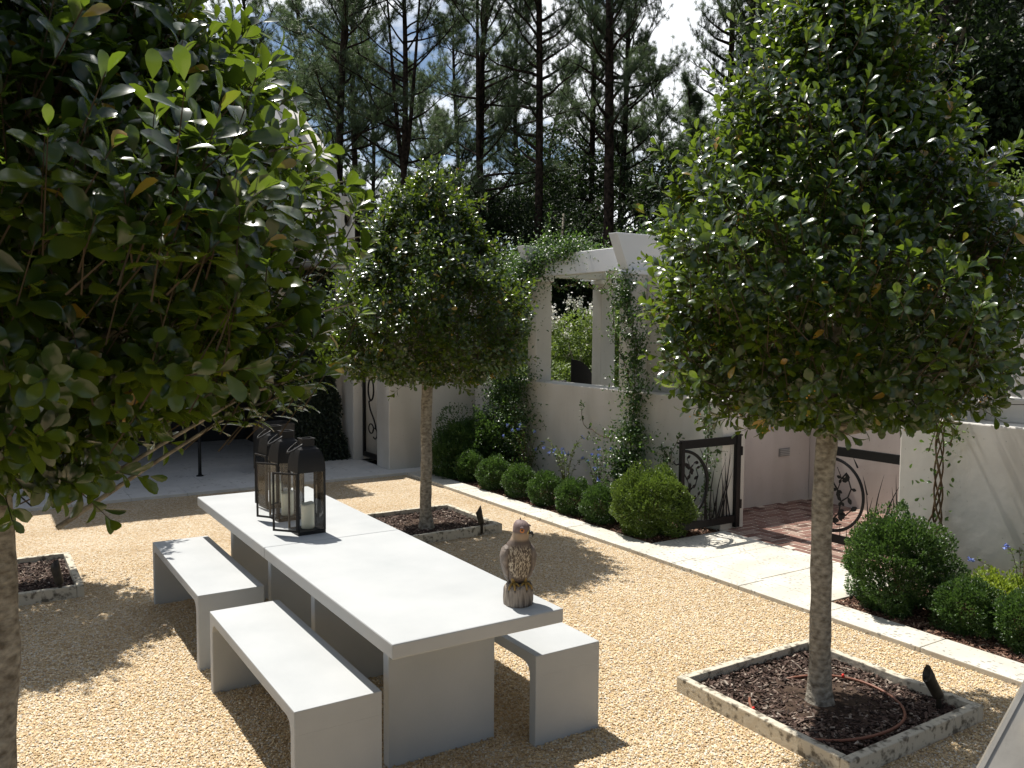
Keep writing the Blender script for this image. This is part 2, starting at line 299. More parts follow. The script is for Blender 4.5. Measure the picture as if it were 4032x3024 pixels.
# bark chips on soil
def chips(name, n, x0, y0, x1, y1, z, m, seed, kind='stuff', parent=None, lo=.012, hi=.05):
    rg = np.random.default_rng(seed); P = np.stack([rg.uniform(x0, x1, n), rg.uniform(y0, y1, n), z + rg.uniform(0, .016, n)], 1)
    a = rg.uniform(0, 2 * np.pi, n); t = rg.normal(0, .3, n); Lh = rg.uniform(lo, hi, n) * rg.uniform(.5, 1, n) / 2 * 1.3; Wh = rg.uniform(.004, .011, n) / 2 * 1.3; Th = rg.uniform(.002, .005, n) / 2
    d = np.stack([np.cos(a) * np.cos(t), np.sin(a) * np.cos(t), np.sin(t)], 1); s = unit(np.stack([-np.sin(a), np.cos(a), rg.normal(0, .3, n)], 1)); u = np.cross(d, s)
    V = np.concatenate([P[:, None] + sx * d[:, None] * (Lh * (1 if sx > 0 else 1))[:, None, None] + sy * s[:, None] * Wh[:, None, None] + sz * u[:, None] * Th[:, None, None] for sz in (-1, 1) for sy in (-1, 1) for sx in (-1, 1)], 1)
    F = np.array([(0, 2, 3, 1), (4, 5, 7, 6), (0, 1, 5, 4), (2, 6, 7, 3), (0, 4, 6, 2), (1, 3, 7, 5)])
    FF = (np.arange(n)[:, None, None] * 8 + F[None]).reshape(-1, 4)
    o = link(name, bulk(name, V.reshape(-1, 3), FF), m, parent)
    if parent is None: tag(o, 'loose reddish brown bark chips covering the planting bed' if True else '', 'mulch', kind=kind)
    else: o['kind'] = 'stuff'
    return o
c1 = chips('bark_mulch', 9000, 5.335, 5.92, 6.29, 10.8, .016, CHIPR, 3); c1['label'] = 'brown bark mulch under the row of small round shrubs'
c2 = chips('bark_mulch', 12000, 5.335, 1.0, 6.29, 3.915, .016, CHIPR, 4); c2['label'] = 'sunlit reddish bark mulch right of the stone threshold'

# single pebbles on top of the gravel, thinning out with distance
rgp = np.random.default_rng(12); n = 330000; P = np.stack([rgp.uniform(-1.6, 5.03, n), 1.6 + 7.2 * rgp.random(n) ** 1.25], 1)
ds = np.hypot(P[:, 0], P[:, 1]); keep = (rgp.random(n) < np.clip((8.6 - ds) / 3.2, 0, 1)) & (np.degrees(np.arctan2(P[:, 0], P[:, 1])) < 74) & (np.degrees(np.arctan2(P[:, 0], P[:, 1])) > -12)
for cx, cy in ((3.87, 2.87), (3.88, 7.66), (.12, 7.58), (.12, 2.87)): keep &= ~((np.abs(P[:, 0] - cx) < .57) & (np.abs(P[:, 1] - cy) < .57))
P = P[keep]; n = len(P); a = rgp.uniform(0, 6.28, n); r1 = rgp.uniform(.0042, .0085, n); r2 = r1 * rgp.uniform(.65, 1, n); r3 = r1 * rgp.uniform(.5, .8, n); ca, sa = np.cos(a), np.sin(a)
base = np.stack([P[:, 0], P[:, 1], rgp.uniform(0, .006, n)], 1); e1 = np.stack([ca, sa, rgp.normal(0, .2, n)], 1); e2 = np.stack([-sa, ca, rgp.normal(0, .2, n)], 1); e3 = unit(np.cross(e1, e2))
pv = np.stack([base + e1 * r1[:, None], base + e2 * r2[:, None], base - e1 * r1[:, None], base - e2 * r2[:, None], base + e3 * r3[:, None] + (e1 + e2) * (r1 * .35)[:, None], base + e3 * r3[:, None] * .95 - (e1 + e2) * (r1 * .35)[:, None]], 1).reshape(-1, 3)
pf = np.array([(0, 1, 4), (1, 5, 4), (1, 2, 5), (2, 3, 5), (3, 4, 5), (3, 0, 4)]); pf = (np.arange(n)[:, None, None] * 6 + pf[None]).reshape(-1, 3)
PEB = island_mat('pebble', [(0, (.40, .27, .15)), (.2, (.60, .43, .22)), (.5, (.72, .54, .31)), (.75, (.80, .65, .42)), (.93, (.82, .76, .64)), (1, (.50, .46, .40))], .7)
tag(link('loose_gravel', bulk('loose_gravel', pv, pf, True), PEB), 'loose golden pea gravel stones covering the court', 'gravel', kind='stuff')
# ------------------------------------------------------------------ garden walls
X0 = 6.30
g1 = empty('garden_wall', (X0, 8.4, 0), label='low cream stucco wall behind the shrub row, left of the iron gate', cat='wall')
def wallpart(name, mb, m, parent, bevel=.012):
    o = mb.build(name, m, parent, bevel); o.location = -Vector(parent.location); return o
wallpart('wall', MB().box(X0, 5.95, -.05, X0 + .33, 10.87, 1.333), STUC, g1)
wallpart('raised_wall', MB().box(X0 + .23, 6.3, 1.331, X0 + .33, 7.36, 2.62), STUC, g1)
wallpart('step_wall', MB().box(X0 + .23, 5.96, 1.331, X0 + .33, 6.29, 1.54), STUC, g1)
g2 = empty('garden_wall', (X0, 2, 0), label='low cream stucco wall with stepped top, right of the gateway', cat='wall')
wallpart('wall', MB().box(X0, -3, -.05, X0 + .5, 4.04, 1.357), STUC, g2)
wallpart('raised_wall', MB().box(X0 + .27, -3, 1.355, X0 + .5, 3.57, 1.54), STUC, g2)
g3 = empty('court_wall', (8.4, 6.55, 0), label='pinkish stucco wall around the brick court behind the gate', cat='wall')
wallpart('wall', MB().box(X0 + .335, 6.55, -.05, 8.7, 6.85, 1.36), STUCP, g3)
wallpart('side_wall', MB().box(8.4, 1.0, -.05, 8.7, 6.548, 1.357), STUCP, g3)
# small louvred wall vent/light on the court wall
ul = empty('wall_light', (7.95, 6.548, .62), label='small louvred step light set in the court wall', cat='light')
MB().box(-.09, -.012, -.045, .09, 0, .045).build('housing', mat('grey_metal', (.3, .3, .3), .4, metal=.6), ul)
mb = MB()
for k in range(4): mb.box(-.08, -.02, -.032 + k * .02, .08, -.011, -.024 + k * .02)
mb.build('louvre', mat('light_metal', (.6, .6, .58), .4, metal=.5), ul)
# tall wall at the back left of the planting bed, with gate jamb
g4 = empty('tall_garden_wall', (4.92, 10.87, 0), label='tall cream stucco wall behind the middle tree', cat='wall')
wallpart('wall', MB().box(4.92, 10.872, -.05, X0 + .33, 11.3, 2.68), STUC, g4)
g5 = empty('passage_wall', (6.2, 12.4, 0), label='pale passage wall seen through the iron house gate', cat='wall')
wallpart('wall', MB().box(6.3, 11.302, -.05, 6.5, 14.5, 2.6), STUC, g5)
MB().box(4.95, 11.302, -.05, 6.298, 13.0, .035).build('passage_paving', TRAVS)['kind'] = 'structure'

# pergolas
def pergola(y0, y1, label, wide=False, ext0=.35, ext1=.35, z0=2.71, z1=2.98, back=7.40, pw=.25):
    P = empty('pergola', (X0, (y0 + y1) / 2, 0), label=label, cat='pergola')
    def bp(n, m, mt=STUC, b=.008): return wallpart(n, m, mt, P, b)
    for x in (X0 + .01, back):
        for y in (y0, y1):
            bp('pier', MB().box(x, y, 1.331 if x < 7 else 0, x + pw, y + .2, z0 - .06))
            bp('pier_cap', MB().box(x - .02, y - .02, z0 - .06, x + pw + .02, y + .22, z0 - .002), WHITE)
        bp('beam', MB().box(x + .04, y0 - ext0 + .2, z0, x + .2, y1 + ext1 + .2, z1), WHITE)
    for y in (y0 + .03, y1 + .03):
        pts = [(X0 - .02, z0 - .0 + .002), (back + .3, z0 + .002), (back + .45, z1 + .13), (X0 - .19, z1 + .13)]
        bp('rafter', MB().prism(pts, 'y', y, y + .15), WHITE)
    return P
p1 = pergola(7.38, 9.28, 'white painted pergola over the wall, left of the gate, half covered in vine', ext0=.015)
p2 = pergola(.9, 3.58, 'white pergola over the right wall, its beam end at the right edge', ext1=.02, pw=.28)

# ------------------------------------------------------------------ house
H = empty('garden_house', (0, 12.25, 0), label='white stucco house with grey metal roof, behind the left trees', cat='house')
def hp(n, mb, m, b=0):
    o = mb.build(n, m, H, b); o.location = (0, -12.25, 0); return o
hp('front_wall', MB().box(-9, 12.45, 0, -.2, 12.7, 3.3).box(-.2, 12.45, 2.3, 4.1, 12.7, 3.3).box(4.1, 12.45, 0, 4.9, 12.7, 3.3), STUC)
hp('porch_interior', MB().box(-.2, 15.2, 0, 4.1, 15.4, 3.2).box(-.25, 12.7, 0, -.2, 15.2, 3.2).box(4.1, 12.7, 0, 4.2, 15.2, 3.2).box(-.2, 12.7, 2.31, 4.1, 15.2, 2.4), DARK)  # near-black walls stand in for the shade inside the porch
hp('porch_floor', MB().box(-.2, 12.452, 0, 4.1, 15.2, .03), TRAVS)
# gable parapet in the plane x = 4.9..5.3: steep coping from the peak down to a shoulder, with a round hole
prof = [(12.6, 0), (12.6, 4.05), (13.12, 4.12), (13.30, 4.42), (13.45, 4.76), (15.3, 5.98), (15.36, 6.28), (15.95, 6.30), (16.2, 6.0), (19.2, 3.1), (19.2, 0)]
gm = MB().prism(prof, 'x', 4.9, 5.13).build('gable_parapet', STUC, H); gm.location = (0, -12.25, 0)
cut = MB().add([(5.02 + .062 * math.cos(6.2832 * k / 24), y, 3.70 + .115 * math.sin(6.2832 * k / 24)) for y in (12.4, 12.8) for k in range(24)], [tuple(reversed(range(24))), tuple(24 + k for k in range(24))] + [(k, (k + 1) % 24, 24 + (k + 1) % 24, 24 + k) for k in range(24)]); cme = cut.mesh('hole_cutter')
bmm = gm.modifiers.new('hole', 'BOOLEAN'); co = bpy.data.objects.new('hole_cutter', cme); COL.objects.link(co); bmm.object = co; bmm.solver = 'EXACT'
bpy.context.view_layer.update()
dg = bpy.context.evaluated_depsgraph_get(); nm = bpy.data.meshes.new_from_object(gm.evaluated_get(dg)); gm.modifiers.clear(); gm.data = nm; bpy.data.objects.remove(co)
nm.materials.clear(); nm.materials.append(STUC)
hp('coping', MB().box(4.82, 11.96, 2.622, 5.2, 12.22, 2.68), STUC, .01)
hp('recess_shade_plate', MB().box(4.95, 12.79, 3.57, 5.09, 12.798, 3.83), DARK)  # dark plate closing the hole, its colour imitates the shade inside
hp('house_pier', MB().box(4.84, 11.98, 0, 6.29, 12.59, 2.62), STUC, .01)
# corrugated roof slope
nx = 420; xs = np.linspace(-9, 4.88, nx); rows = [(12.0, 2.95), (12.9, 3.62), (15.75, 5.92)]
V = np.array([(x, y - 12.25, z + .02 * (i % 2)) for (y, z) in rows for i, x in enumerate(xs)]); idx = np.arange(nx - 1)
F = np.concatenate([np.stack([idx + k * nx, idx + 1 + k * nx, idx + 1 + (k + 1) * nx, idx + (k + 1) * nx], 1) for k in range(len(rows) - 1)])
link('roof', bulk('roof', V, F), ROOFM, H)
hp('roof_back', MB().prism([(15.76, 5.9), (19.3, 3.0), (19.3, 2.9), (12.1, 2.9)], 'x', -9, 4.86), ROOFM)
hp('rake_flashing', MB().prism([(12.0, 3.02), (12.9, 3.69), (15.75, 5.99), (15.75, 6.03), (12.9, 3.73), (12.0, 3.06)], 'x', 4.66, 4.88), mat('flashing', (.22, .23, .25), .4, metal=.6))
hp('gutter', MB().tube([(-9, 11.93, 2.95), (4.8, 11.93, 2.95)], .06, 8), mat('gutter_zinc', (.25, .26, .28), .4, metal=.6))
aw = empty('shadow_panel', (2.2, 12.2, 3.1), label='unseen dark panel added over the porch to shade the back paving', cat='shadow_panel')  # added panel hidden by the near crown, there to throw shade on the paving
MB().box(-1.62, -1.06, 0, 1.7, .2, .05).build('shadow_panel_slab', DARK, aw)

# tall dark planter by the porch, and the thin black stand beside it
pl = empty('tall_planter', (3.56, 11.74, .035), label='tall dark square planter box standing on the back paving', cat='planter')
mb = MB(); mb.box(-.225, -.225, 0, .225, -.2, .66).box(-.225, .2, 0, .225, .225, .66).box(-.225, -.2, 0, -.2, .2, .66).box(.2, -.2, 0, .225, .2, .66).box(-.2, -.2, 0, .2, .2, .6)
mb.build('box', POT, pl, .004)
st = empty('black_stand', (2.55, 11.7, .035), label='thin black metal stand leg left of the dark planter', cat='stand')
MB().tube([(0, 0, 0), (0, 0, .05), (0, 0, 1.15)], [.03, .022, .016], 8).build('post', IRON, st)
MB().lathe([(.05, 0), (.045, .012), (.02, .02)], 16).build('foot', IRON, st)

# house gate with iron scroll
hg = empty('house_gate', (5.0, 11.97, .09), label='narrow black iron frame gate with a scroll, beside the house', cat='gate')
mb = MB().box(-.018, -.66, 0, .018, -.60, 1.95).box(-.018, -.05, 0, .018, 0, 1.95).box(-.018, -.60, 0, .018, -.05, .07).box(-.018, -.60, 1.88, .018, -.05, 1.95)
mb.build('frame', IRON, hg)
pts = []
for k in range(40):
    t = k / 39; a = 5.4 - 7.5 * min(1, t / .62)
    if t < .62: q = (-.28 + .10 * math.cos(a), 1.02 + .16 * math.sin(a))
    else: s_ = (t - .62) / .38; q = (-.20 - .25 * s_ + .03 * math.sin(6 * s_), .86 - .42 * s_)
    pts.append((0, -abs(q[0]) if False else q[0], q[1]))
MB().tube(pts, .013, 6).tube([(0, -.28 + .09 * math.cos(a), .44 + .07 * math.sin(a)) for a in np.linspace(0, 6.28, 20)], .01, 6).tube([(0, -.42 + .08 * math.cos(a), .38 + .08 * math.sin(a)) for a in np.linspace(0, 5.5, 18)], .01, 6).build('scroll', IRON, hg)

# ------------------------------------------------------------------ table, benches
TX, TY, TW, TH = 1.432, 3.136, .869, .068; TZ = .7412
def concrete_table(y0, y1, label):
    t = empty('concrete_table', (TX + TW / 2, (y0 + y1) / 2, 0), label=label, cat='table', group='two concrete table modules pushed end to end')
    h = (y1 - y0) / 2; w_ = TW / 2
    MB().box(-w_, -h, TZ - TH, w_, h, TZ).build('tabletop', CONC, t, .007)
    for y in (-h + .375, h - .435): MB().box(-w_ + .15, y, -.02, w_ - .145, y + .06, TZ - TH - .001).build('leg', CONC, t, .005)
    return t
concrete_table(TY, 4.938, 'nearer half of the long grey concrete table, the hawk decoy on it')
concrete_table(4.942, 6.675, 'farther half of the long grey concrete table, carrying the lanterns')
BW, BL, BH = .392, 1.463, .455
def bench(x, y, label):
    o = empty('concrete_bench', (x + BW / 2, y + BL / 2, 0), label=label, cat='bench', group='concrete benches beside the table')
    h = BL / 2; t = .055; c = .05
    seat = [(-h, BH), (h, BH), (h, BH - t - c), (h - t, BH - t - c), (h - t - c * .3, BH - t - c * .3), (h - t - c, BH - t), (-h + t + c, BH - t), (-h + t + c * .3, BH - t - c * .3), (-h + t, BH - t - c), (-h, BH - t - c)]
    MB().prism(seat, 'x', -BW / 2, BW / 2).build('seat', CONC, o, .005, keep=BH - t - c)
    for s in (-1, 1): MB().box(-BW / 2, min(s * h, s * (h - t)), -.02, BW / 2, max(s * h, s * (h - t)), BH - t - c - .0003).build('leg', CONC, o, .005, keep=BH - t - c - .0003)
    return o
bench(1.093, 5.127, 'farther concrete bench on the left side of the table')
bench(1.087, 3.350, 'nearer concrete bench on the left side, largest in view')
bench(2.273, 3.320, 'concrete bench on the right side, mostly hidden by the table')

# ------------------------------------------------------------------ lanterns and candles
def lantern(x, y, rz, label, s=1.0, door=38):
    o = empty('lantern', (x, y, TZ), rz, label, 'lantern', 'black metal lanterns on the table'); o.scale = (s, s, s)
    w_ = .183; d_ = .17; p = .011; hb = .40
    MB().box(0, 0, 0, w_, d_, .022).build('base', LANT, o, .002)
    mb = MB()
    for a, b_ in ((0, 0), (w_ - p, 0), (0, d_ - p), (w_ - p, d_ - p)): mb.box(a, b_, .022, a + p, b_ + p, hb)
    mb.box(0, 0, hb - .008, w_, p, hb + .004).box(0, d_ - p, hb - .008, w_, d_, hb + .004).box(0, p, hb - .008, p, d_ - p, hb + .004).box(w_ - p, p, hb - .008, w_, d_ - p, hb + .004)
    mb.build('frame', LANT, o)
    gl = MB().box(p, .004, .022, w_ - p, .006, hb - .008).box(p, d_ - .006, .022, w_ - p, d_ - .004, hb - .008).box(w_ - .006, p, .022, w_ - .004, d_ - p, hb - .008); gl.build('glass', GLASS, o)
    dr = empty('door', (0, 0, 0)); dr.parent = o; dr.rotation_euler = (0, 0, R(door))   # hinged on the near left corner
    D = d_ + .005
    dm = MB().box(-.009, 0, .024, 0, .011, hb - .006).box(-.009, D - .011, .024, 0, D, hb - .006).box(-.009, .011, .024, 0, D - .011, .036).box(-.009, .011, hb - .018, 0, D - .011, hb - .006).box(-.02, D - .03, .2, -.009, D - .024, .206)
    bpy.data.objects.remove(dr); dmo = dm.build('door', LANT, o); dmo.rotation_euler = (0, 0, R(door))
    dg_ = MB().box(-.006, .011, .036, -.004, D - .011, hb - .018).build('pane', GLASS, dmo)
    # curved hood: two walls bow inwards, gable faces stay upright
    ns = 8; rows = []
    for k in range(ns + 1):
        t = k / ns; z = hb + .004 + .147 * t; q_ = 1 - math.sqrt(max(0, 1 - t * t * .985)); inx = .052 * q_ / .877; iny = .05 * q_ / .877
        rows.append([(inx, iny, z), (w_ - inx, iny, z), (w_ - inx, d_ - iny, z), (inx, d_ - iny, z)])
    V = [v for r_ in rows for v in r_]; F = [(i * 4 + k, i * 4 + (k + 1) % 4, (i + 1) * 4 + (k + 1) % 4, (i + 1) * 4 + k) for i in range(ns) for k in range(4)]
    MB().add(V, F, False).build('hood', LANT, o)
    zt = hb + .151; a = .052; b2 = .05
    ch = MB().box(a, b2, zt, w_ - a, b2 + .004, zt + .045).box(a, d_ - b2 - .004, zt, w_ - a, d_ - b2, zt + .045).box(a, b2 + .004, zt, a + .004, d_ - b2 - .004, zt + .045).box(w_ - a - .004, b2 + .004, zt, w_ - a, d_ - b2 - .004, zt + .045)
    fl = .006
    ch.box(a - fl, b2 - fl, zt + .045, w_ - a + fl, b2 + .004, zt + .049).box(a - fl, d_ - b2 - .004, zt + .045, w_ - a + fl, d_ - b2 + fl, zt + .049).box(a - fl, b2 + .004, zt + .045, a + .004, d_ - b2 - .004, zt + .049).box(w_ - a - .004, b2 + .004, zt + .045, w_ - a + fl, d_ - b2 - .004, zt + .049)
    ch.build('chimney', LANT, o)
    # ring handle fallen to the left
    c0 = Vector((a, d_ / 2, zt + .02)); hpnts = []
    for k in range(17):
        t = math.pi * (k / 16); q = Vector((-.085 * math.sin(t), .048 * math.cos(t), -.055 * math.sin(t))); hpnts.append(c0 + q)
    MB().tube(hpnts, .0035, 6, flat=2.2).build('handle', LANT, o)
    # candle
    cx = Vector((w_ * .55, d_ * .55, 0)); cx.rotate(Matrix.Rotation(rz, 3, 'Z')); rc_ = .041; hc = .155
    cm = MB(); nn = 28; prof = [(rc_ * .97, 0), (rc_, .006), (rc_, hc * .9)]
    V = [(r_ * math.cos(2 * math.pi * k / nn), r_ * math.sin(2 * math.pi * k / nn), z) for r_, z in prof for k in range(nn)]
    for r_, dz in ((rc_, 0), (rc_ * .9, .003), (rc_ * .8, -.008), (.004, -.012)):
        V += [(r_ * math.cos(2 * math.pi * k / nn), r_ * math.sin(2 * math.pi * k / nn), hc + dz + (.006 * math.sin(2 * math.pi * k / nn * 1 + 1) + .003 * math.sin(3 * 2 * math.pi * k / nn)) * (r_ / rc_)) for k in range(nn)]
    m_ = len(V) // nn
    F = [(i * nn + k, i * nn + (k + 1) % nn, (i + 1) * nn + (k + 1) % nn, (i + 1) * nn + k) for i in range(m_ - 1) for k in range(nn)] + [tuple(reversed(range(nn))), tuple((m_ - 1) * nn + k for k in range(nn))]
    cm.add(V, F, True); q = cm.build('candle', WAX); q.location = (x + cx.x * s, y + cx.y * s, TZ + .023 * s); q.scale = (s, s, s)
    return o, q
o, q = lantern(1.690, 5.092, R(3), 'nearest black metal lantern, its side door open'); tag(q, 'cream pillar candle inside the nearest lantern', 'candle', 'pillar candles in the lanterns')
o, q = lantern(1.700, 5.525, R(4), 'middle black metal lantern of the three on the table', 1.0, 30); tag(q, 'cream pillar candle inside the middle lantern', 'candle', 'pillar candles in the lanterns')
o, q = lantern(1.752, 5.955, R(4), 'farthest black lantern, behind the other two', .98, 6); tag(q, 'cream pillar candle inside the farthest lantern', 'candle', 'pillar candles in the lanterns')

# ------------------------------------------------------------------ leaf geometry
LEAF8 = np.array([(0, 0, 0), (.2, -.2, .03), (.2, 0, 0), (.2, .2, .03), (.45, -.42, .05), (.45, 0, .0), (.45, .42, .05), (.72, -.49, .03), (.72, 0, -.03), (.72, .49, .03), (.92, -.30, -.05), (.92, 0, -.09), (.92, .30, -.05), (1, 0, -.13)])
LEAF8F = np.array([(0, 2, 1, 1), (0, 3, 2, 2), (1, 2, 5, 4), (2, 3, 6, 5), (4, 5, 7, 7), (5, 6, 7, 7)])
LEAF5 = np.array([(0, 0, 0), (.5, -.5, .08), (.55, 0, 0), (.5, .5, .08), (1, 0, -.08)])
LEAF5T = np.array([(0, 2, 1), (0, 3, 2), (1, 2, 4), (2, 3, 4)])
LEAF8T = np.array([(0, 2, 1), (0, 3, 2)] + [t for k in (1, 4, 7) for t in ((k, k + 1, k + 4), (k, k + 4, k + 3), (k + 1, k + 2, k + 5), (k + 1, k + 5, k + 4))] + [(10, 11, 13), (11, 12, 13)])
def leaves(P, D, U, Ln, Wd, fine=True):
    """P base points, D axis directions, U upper-side directions -> V, F (triangles)"""
    D = unit(D); U = unit(U - D * (U * D).sum(1, keepdims=True)); S_ = np.cross(D, U)
    T, TF = (LEAF8, LEAF8T) if fine else (LEAF5, LEAF5T)
    V = P[:, None] + T[None, :, 0:1] * Ln[:, None, None] * D[:, None] + T[None, :, 1:2] * Wd[:, None, None] * S_[:, None] + T[None, :, 2:3] * Ln[:, None, None] * U[:, None]
    F = np.arange(len(P))[:, None, None] * len(T) + TF[None]
    return V.reshape(-1, 3), F.reshape(-1, 3)
def randdir(rg, n): return unit(rg.normal(size=(n, 3)))
def twigs(A_, B2, r):
    """thin three-sided twigs from points A_ to B2"""
    n = len(A_); d = unit(B2 - A_); a = unit(np.cross(d, np.array([.3, .5, .8]))); b = np.cross(d, a); V = []
    for base, rr_ in ((A_, r), (B2, r * .45)):
        for k in range(3): t = 2.094 * k; V.append(base + rr_ * (math.cos(t) * a + math.sin(t) * b))
    V = np.stack(V, 1); F = np.array([(0, 1, 4), (0, 4, 3), (1, 2, 5), (1, 5, 4), (2, 0, 3), (2, 3, 5)])
    return V.reshape(-1, 3), (np.arange(n)[:, None, None] * 6 + F[None]).reshape(-1, 3)
def cat(parts):
    V = []; F = []; n = 0
    for v, f in parts: V.append(v); F.append(f + n); n += len(v)
    return np.concatenate(V), np.concatenate(F)

# ------------------------------------------------------------------ the four clipped holly trees
PROF = np.array([(1.57, .42), (1.61, .64), (1.7, .76), (1.9, .87), (2.1, .96), (2.35, .99), (2.65, .83), (2.9, .66), (3.15, .50), (3.45, .33), (3.7, .20), (3.9, .06)])
PROFA = np.array([(1.60, .28), (1.70, .42), (1.80, .60), (1.92, .78), (2.05, .88), (2.25, .95), (2.5, .94), (2.68, .83), (2.85, .68), (3.0, .58), (3.2, .48), (3.5, .36), (3.75, .2), (3.95, .04)])
def holly_crown(seed, nros, prof, lsize=.062, infill=3000, nl=(7, 12), lngp=.18, arms=()):
    rg = np.random.default_rng(seed); zz = np.linspace(prof[0, 0], prof[-1, 0], 200); rz_ = np.interp(zz, prof[:, 0], prof[:, 1])
    ph = rg.uniform(0, 6.28, 8)
    def lump(a, z): return 1 + .10 * np.sin(2 * a + ph[0] + z * 2) + .08 * np.sin(5 * a + ph[1] - 3 * z) + .07 * np.sin(9 * a + 5 * z + ph[2]) + .06 * np.sin(4 * z * 2 + 3 * a + ph[3])
    pr = (rz_ + .12); pr /= pr.sum()
    z = rg.choice(zz, nros, p=pr) + rg.normal(0, .02, nros); a = rg.uniform(0, 2 * np.pi, nros)
    rmax = np.interp(z, prof[:, 0], prof[:, 1]) * lump(a, z)
    f = 1 - np.abs(rg.normal(0, .14, nros)); lowm = z < prof[0, 0] + .12; f = np.where(lowm, np.sqrt(rg.uniform(.02, 1, nros)), f)
    r = rmax * np.clip(f, .1, 1.03)
    P = np.stack([r * np.cos(a), r * np.sin(a), z], 1)
    outd = np.stack([np.cos(a), np.sin(a), np.zeros(nros)], 1)
    upw = np.where(z > prof[0, 0] + .35, 1.15, np.where(z > prof[0, 0] + .15, .15, -.25))
    D = unit(outd * .8 + np.array([0, 0, 1.0]) * upw[:, None] + rg.normal(0, .35, (nros, 3)))
    for q, E_ in enumerate(arms):                                   # long side shoots, leafy over their outer half
        E_ = np.array(tuple(E_)); S_ = np.array([E_[0] * .35, E_[1] * .35, E_[2] - .28]); ts = np.linspace(.62, 1, 5); k0 = q * 5
        P[k0:k0 + 5] = S_ + (E_ - S_) * ts[:, None] + np.array([0, 0, .05]) * np.sin(ts * 3.14)[:, None] + rg.normal(0, .02, (5, 3)); D[k0:k0 + 5] = unit(unit((E_ - S_)[None])[0] + np.array([0, 0, .9]) + rg.normal(0, .2, (5, 3)))
    # some shoots stick out of the outline
    lng = rg.random(nros) < lngp; lng[:len(arms) * 5] = False; P = P + D * np.where(lng, rg.uniform(.05, .26, nros), 0)[:, None]
    TW = [(P - D * np.where(lng, .3, .16)[:, None] - outd * .03, P)]
    parts = []
    k = rg.integers(nl[0], nl[1], nros); idx = np.repeat(np.arange(nros), k); m = len(idx)
    ax = D[idx]; e1 = unit(np.cross(ax, np.array([.12, .23, .97]))); e2 = np.cross(ax, e1)
    j = np.concatenate([np.arange(q) for q in k]); th = j * 2.4 + rg.uniform(0, 6.28, nros)[idx] + rg.normal(0, .2, m)
    tilt = np.clip(.45 + .11 * j + rg.normal(0, .16, m), .15, 1.7)
    back = j * .0085 * (1 + lng[idx] * 1.3)
    rad = np.cos(th)[:, None] * e1 + np.sin(th)[:, None] * e2
    LD = unit(ax * np.cos(tilt)[:, None] + rad * np.sin(tilt)[:, None] + np.array([0, 0, -.1]))
    LU = unit(ax * np.sin(tilt)[:, None] - rad * np.cos(tilt)[:, None] + rg.normal(0, .22, (m, 3)))
    ln = lsize * rg.uniform(.7, 1.2, m) * np.where(j < 2, .75, 1.0)
    parts.append(leaves(P[idx] - ax * back[:, None] + rad * .004, LD, LU, ln, ln * rg.uniform(.46, .6, m)))
    # inner leaves
    zi = rg.choice(zz, infill, p=pr); ai = rg.uniform(0, 6.28, infill); ri = np.interp(zi, prof[:, 0], prof[:, 1]) * rg.uniform(.15, .86, infill) * lump(ai, zi)
    Pi = np.stack([ri * np.cos(ai), ri * np.sin(ai), zi], 1); Di = randdir(rg, infill) + np.stack([np.cos(ai), np.sin(ai), .2 + 0 * ai], 1)
    li = lsize * rg.uniform(.7, 1.15, infill); parts.append(leaves(Pi, Di, np.array([0, 0, 1.]) + rg.normal(0, .7, (infill, 3)), li, li * .46, False))
    return cat(parts), TW[0], P
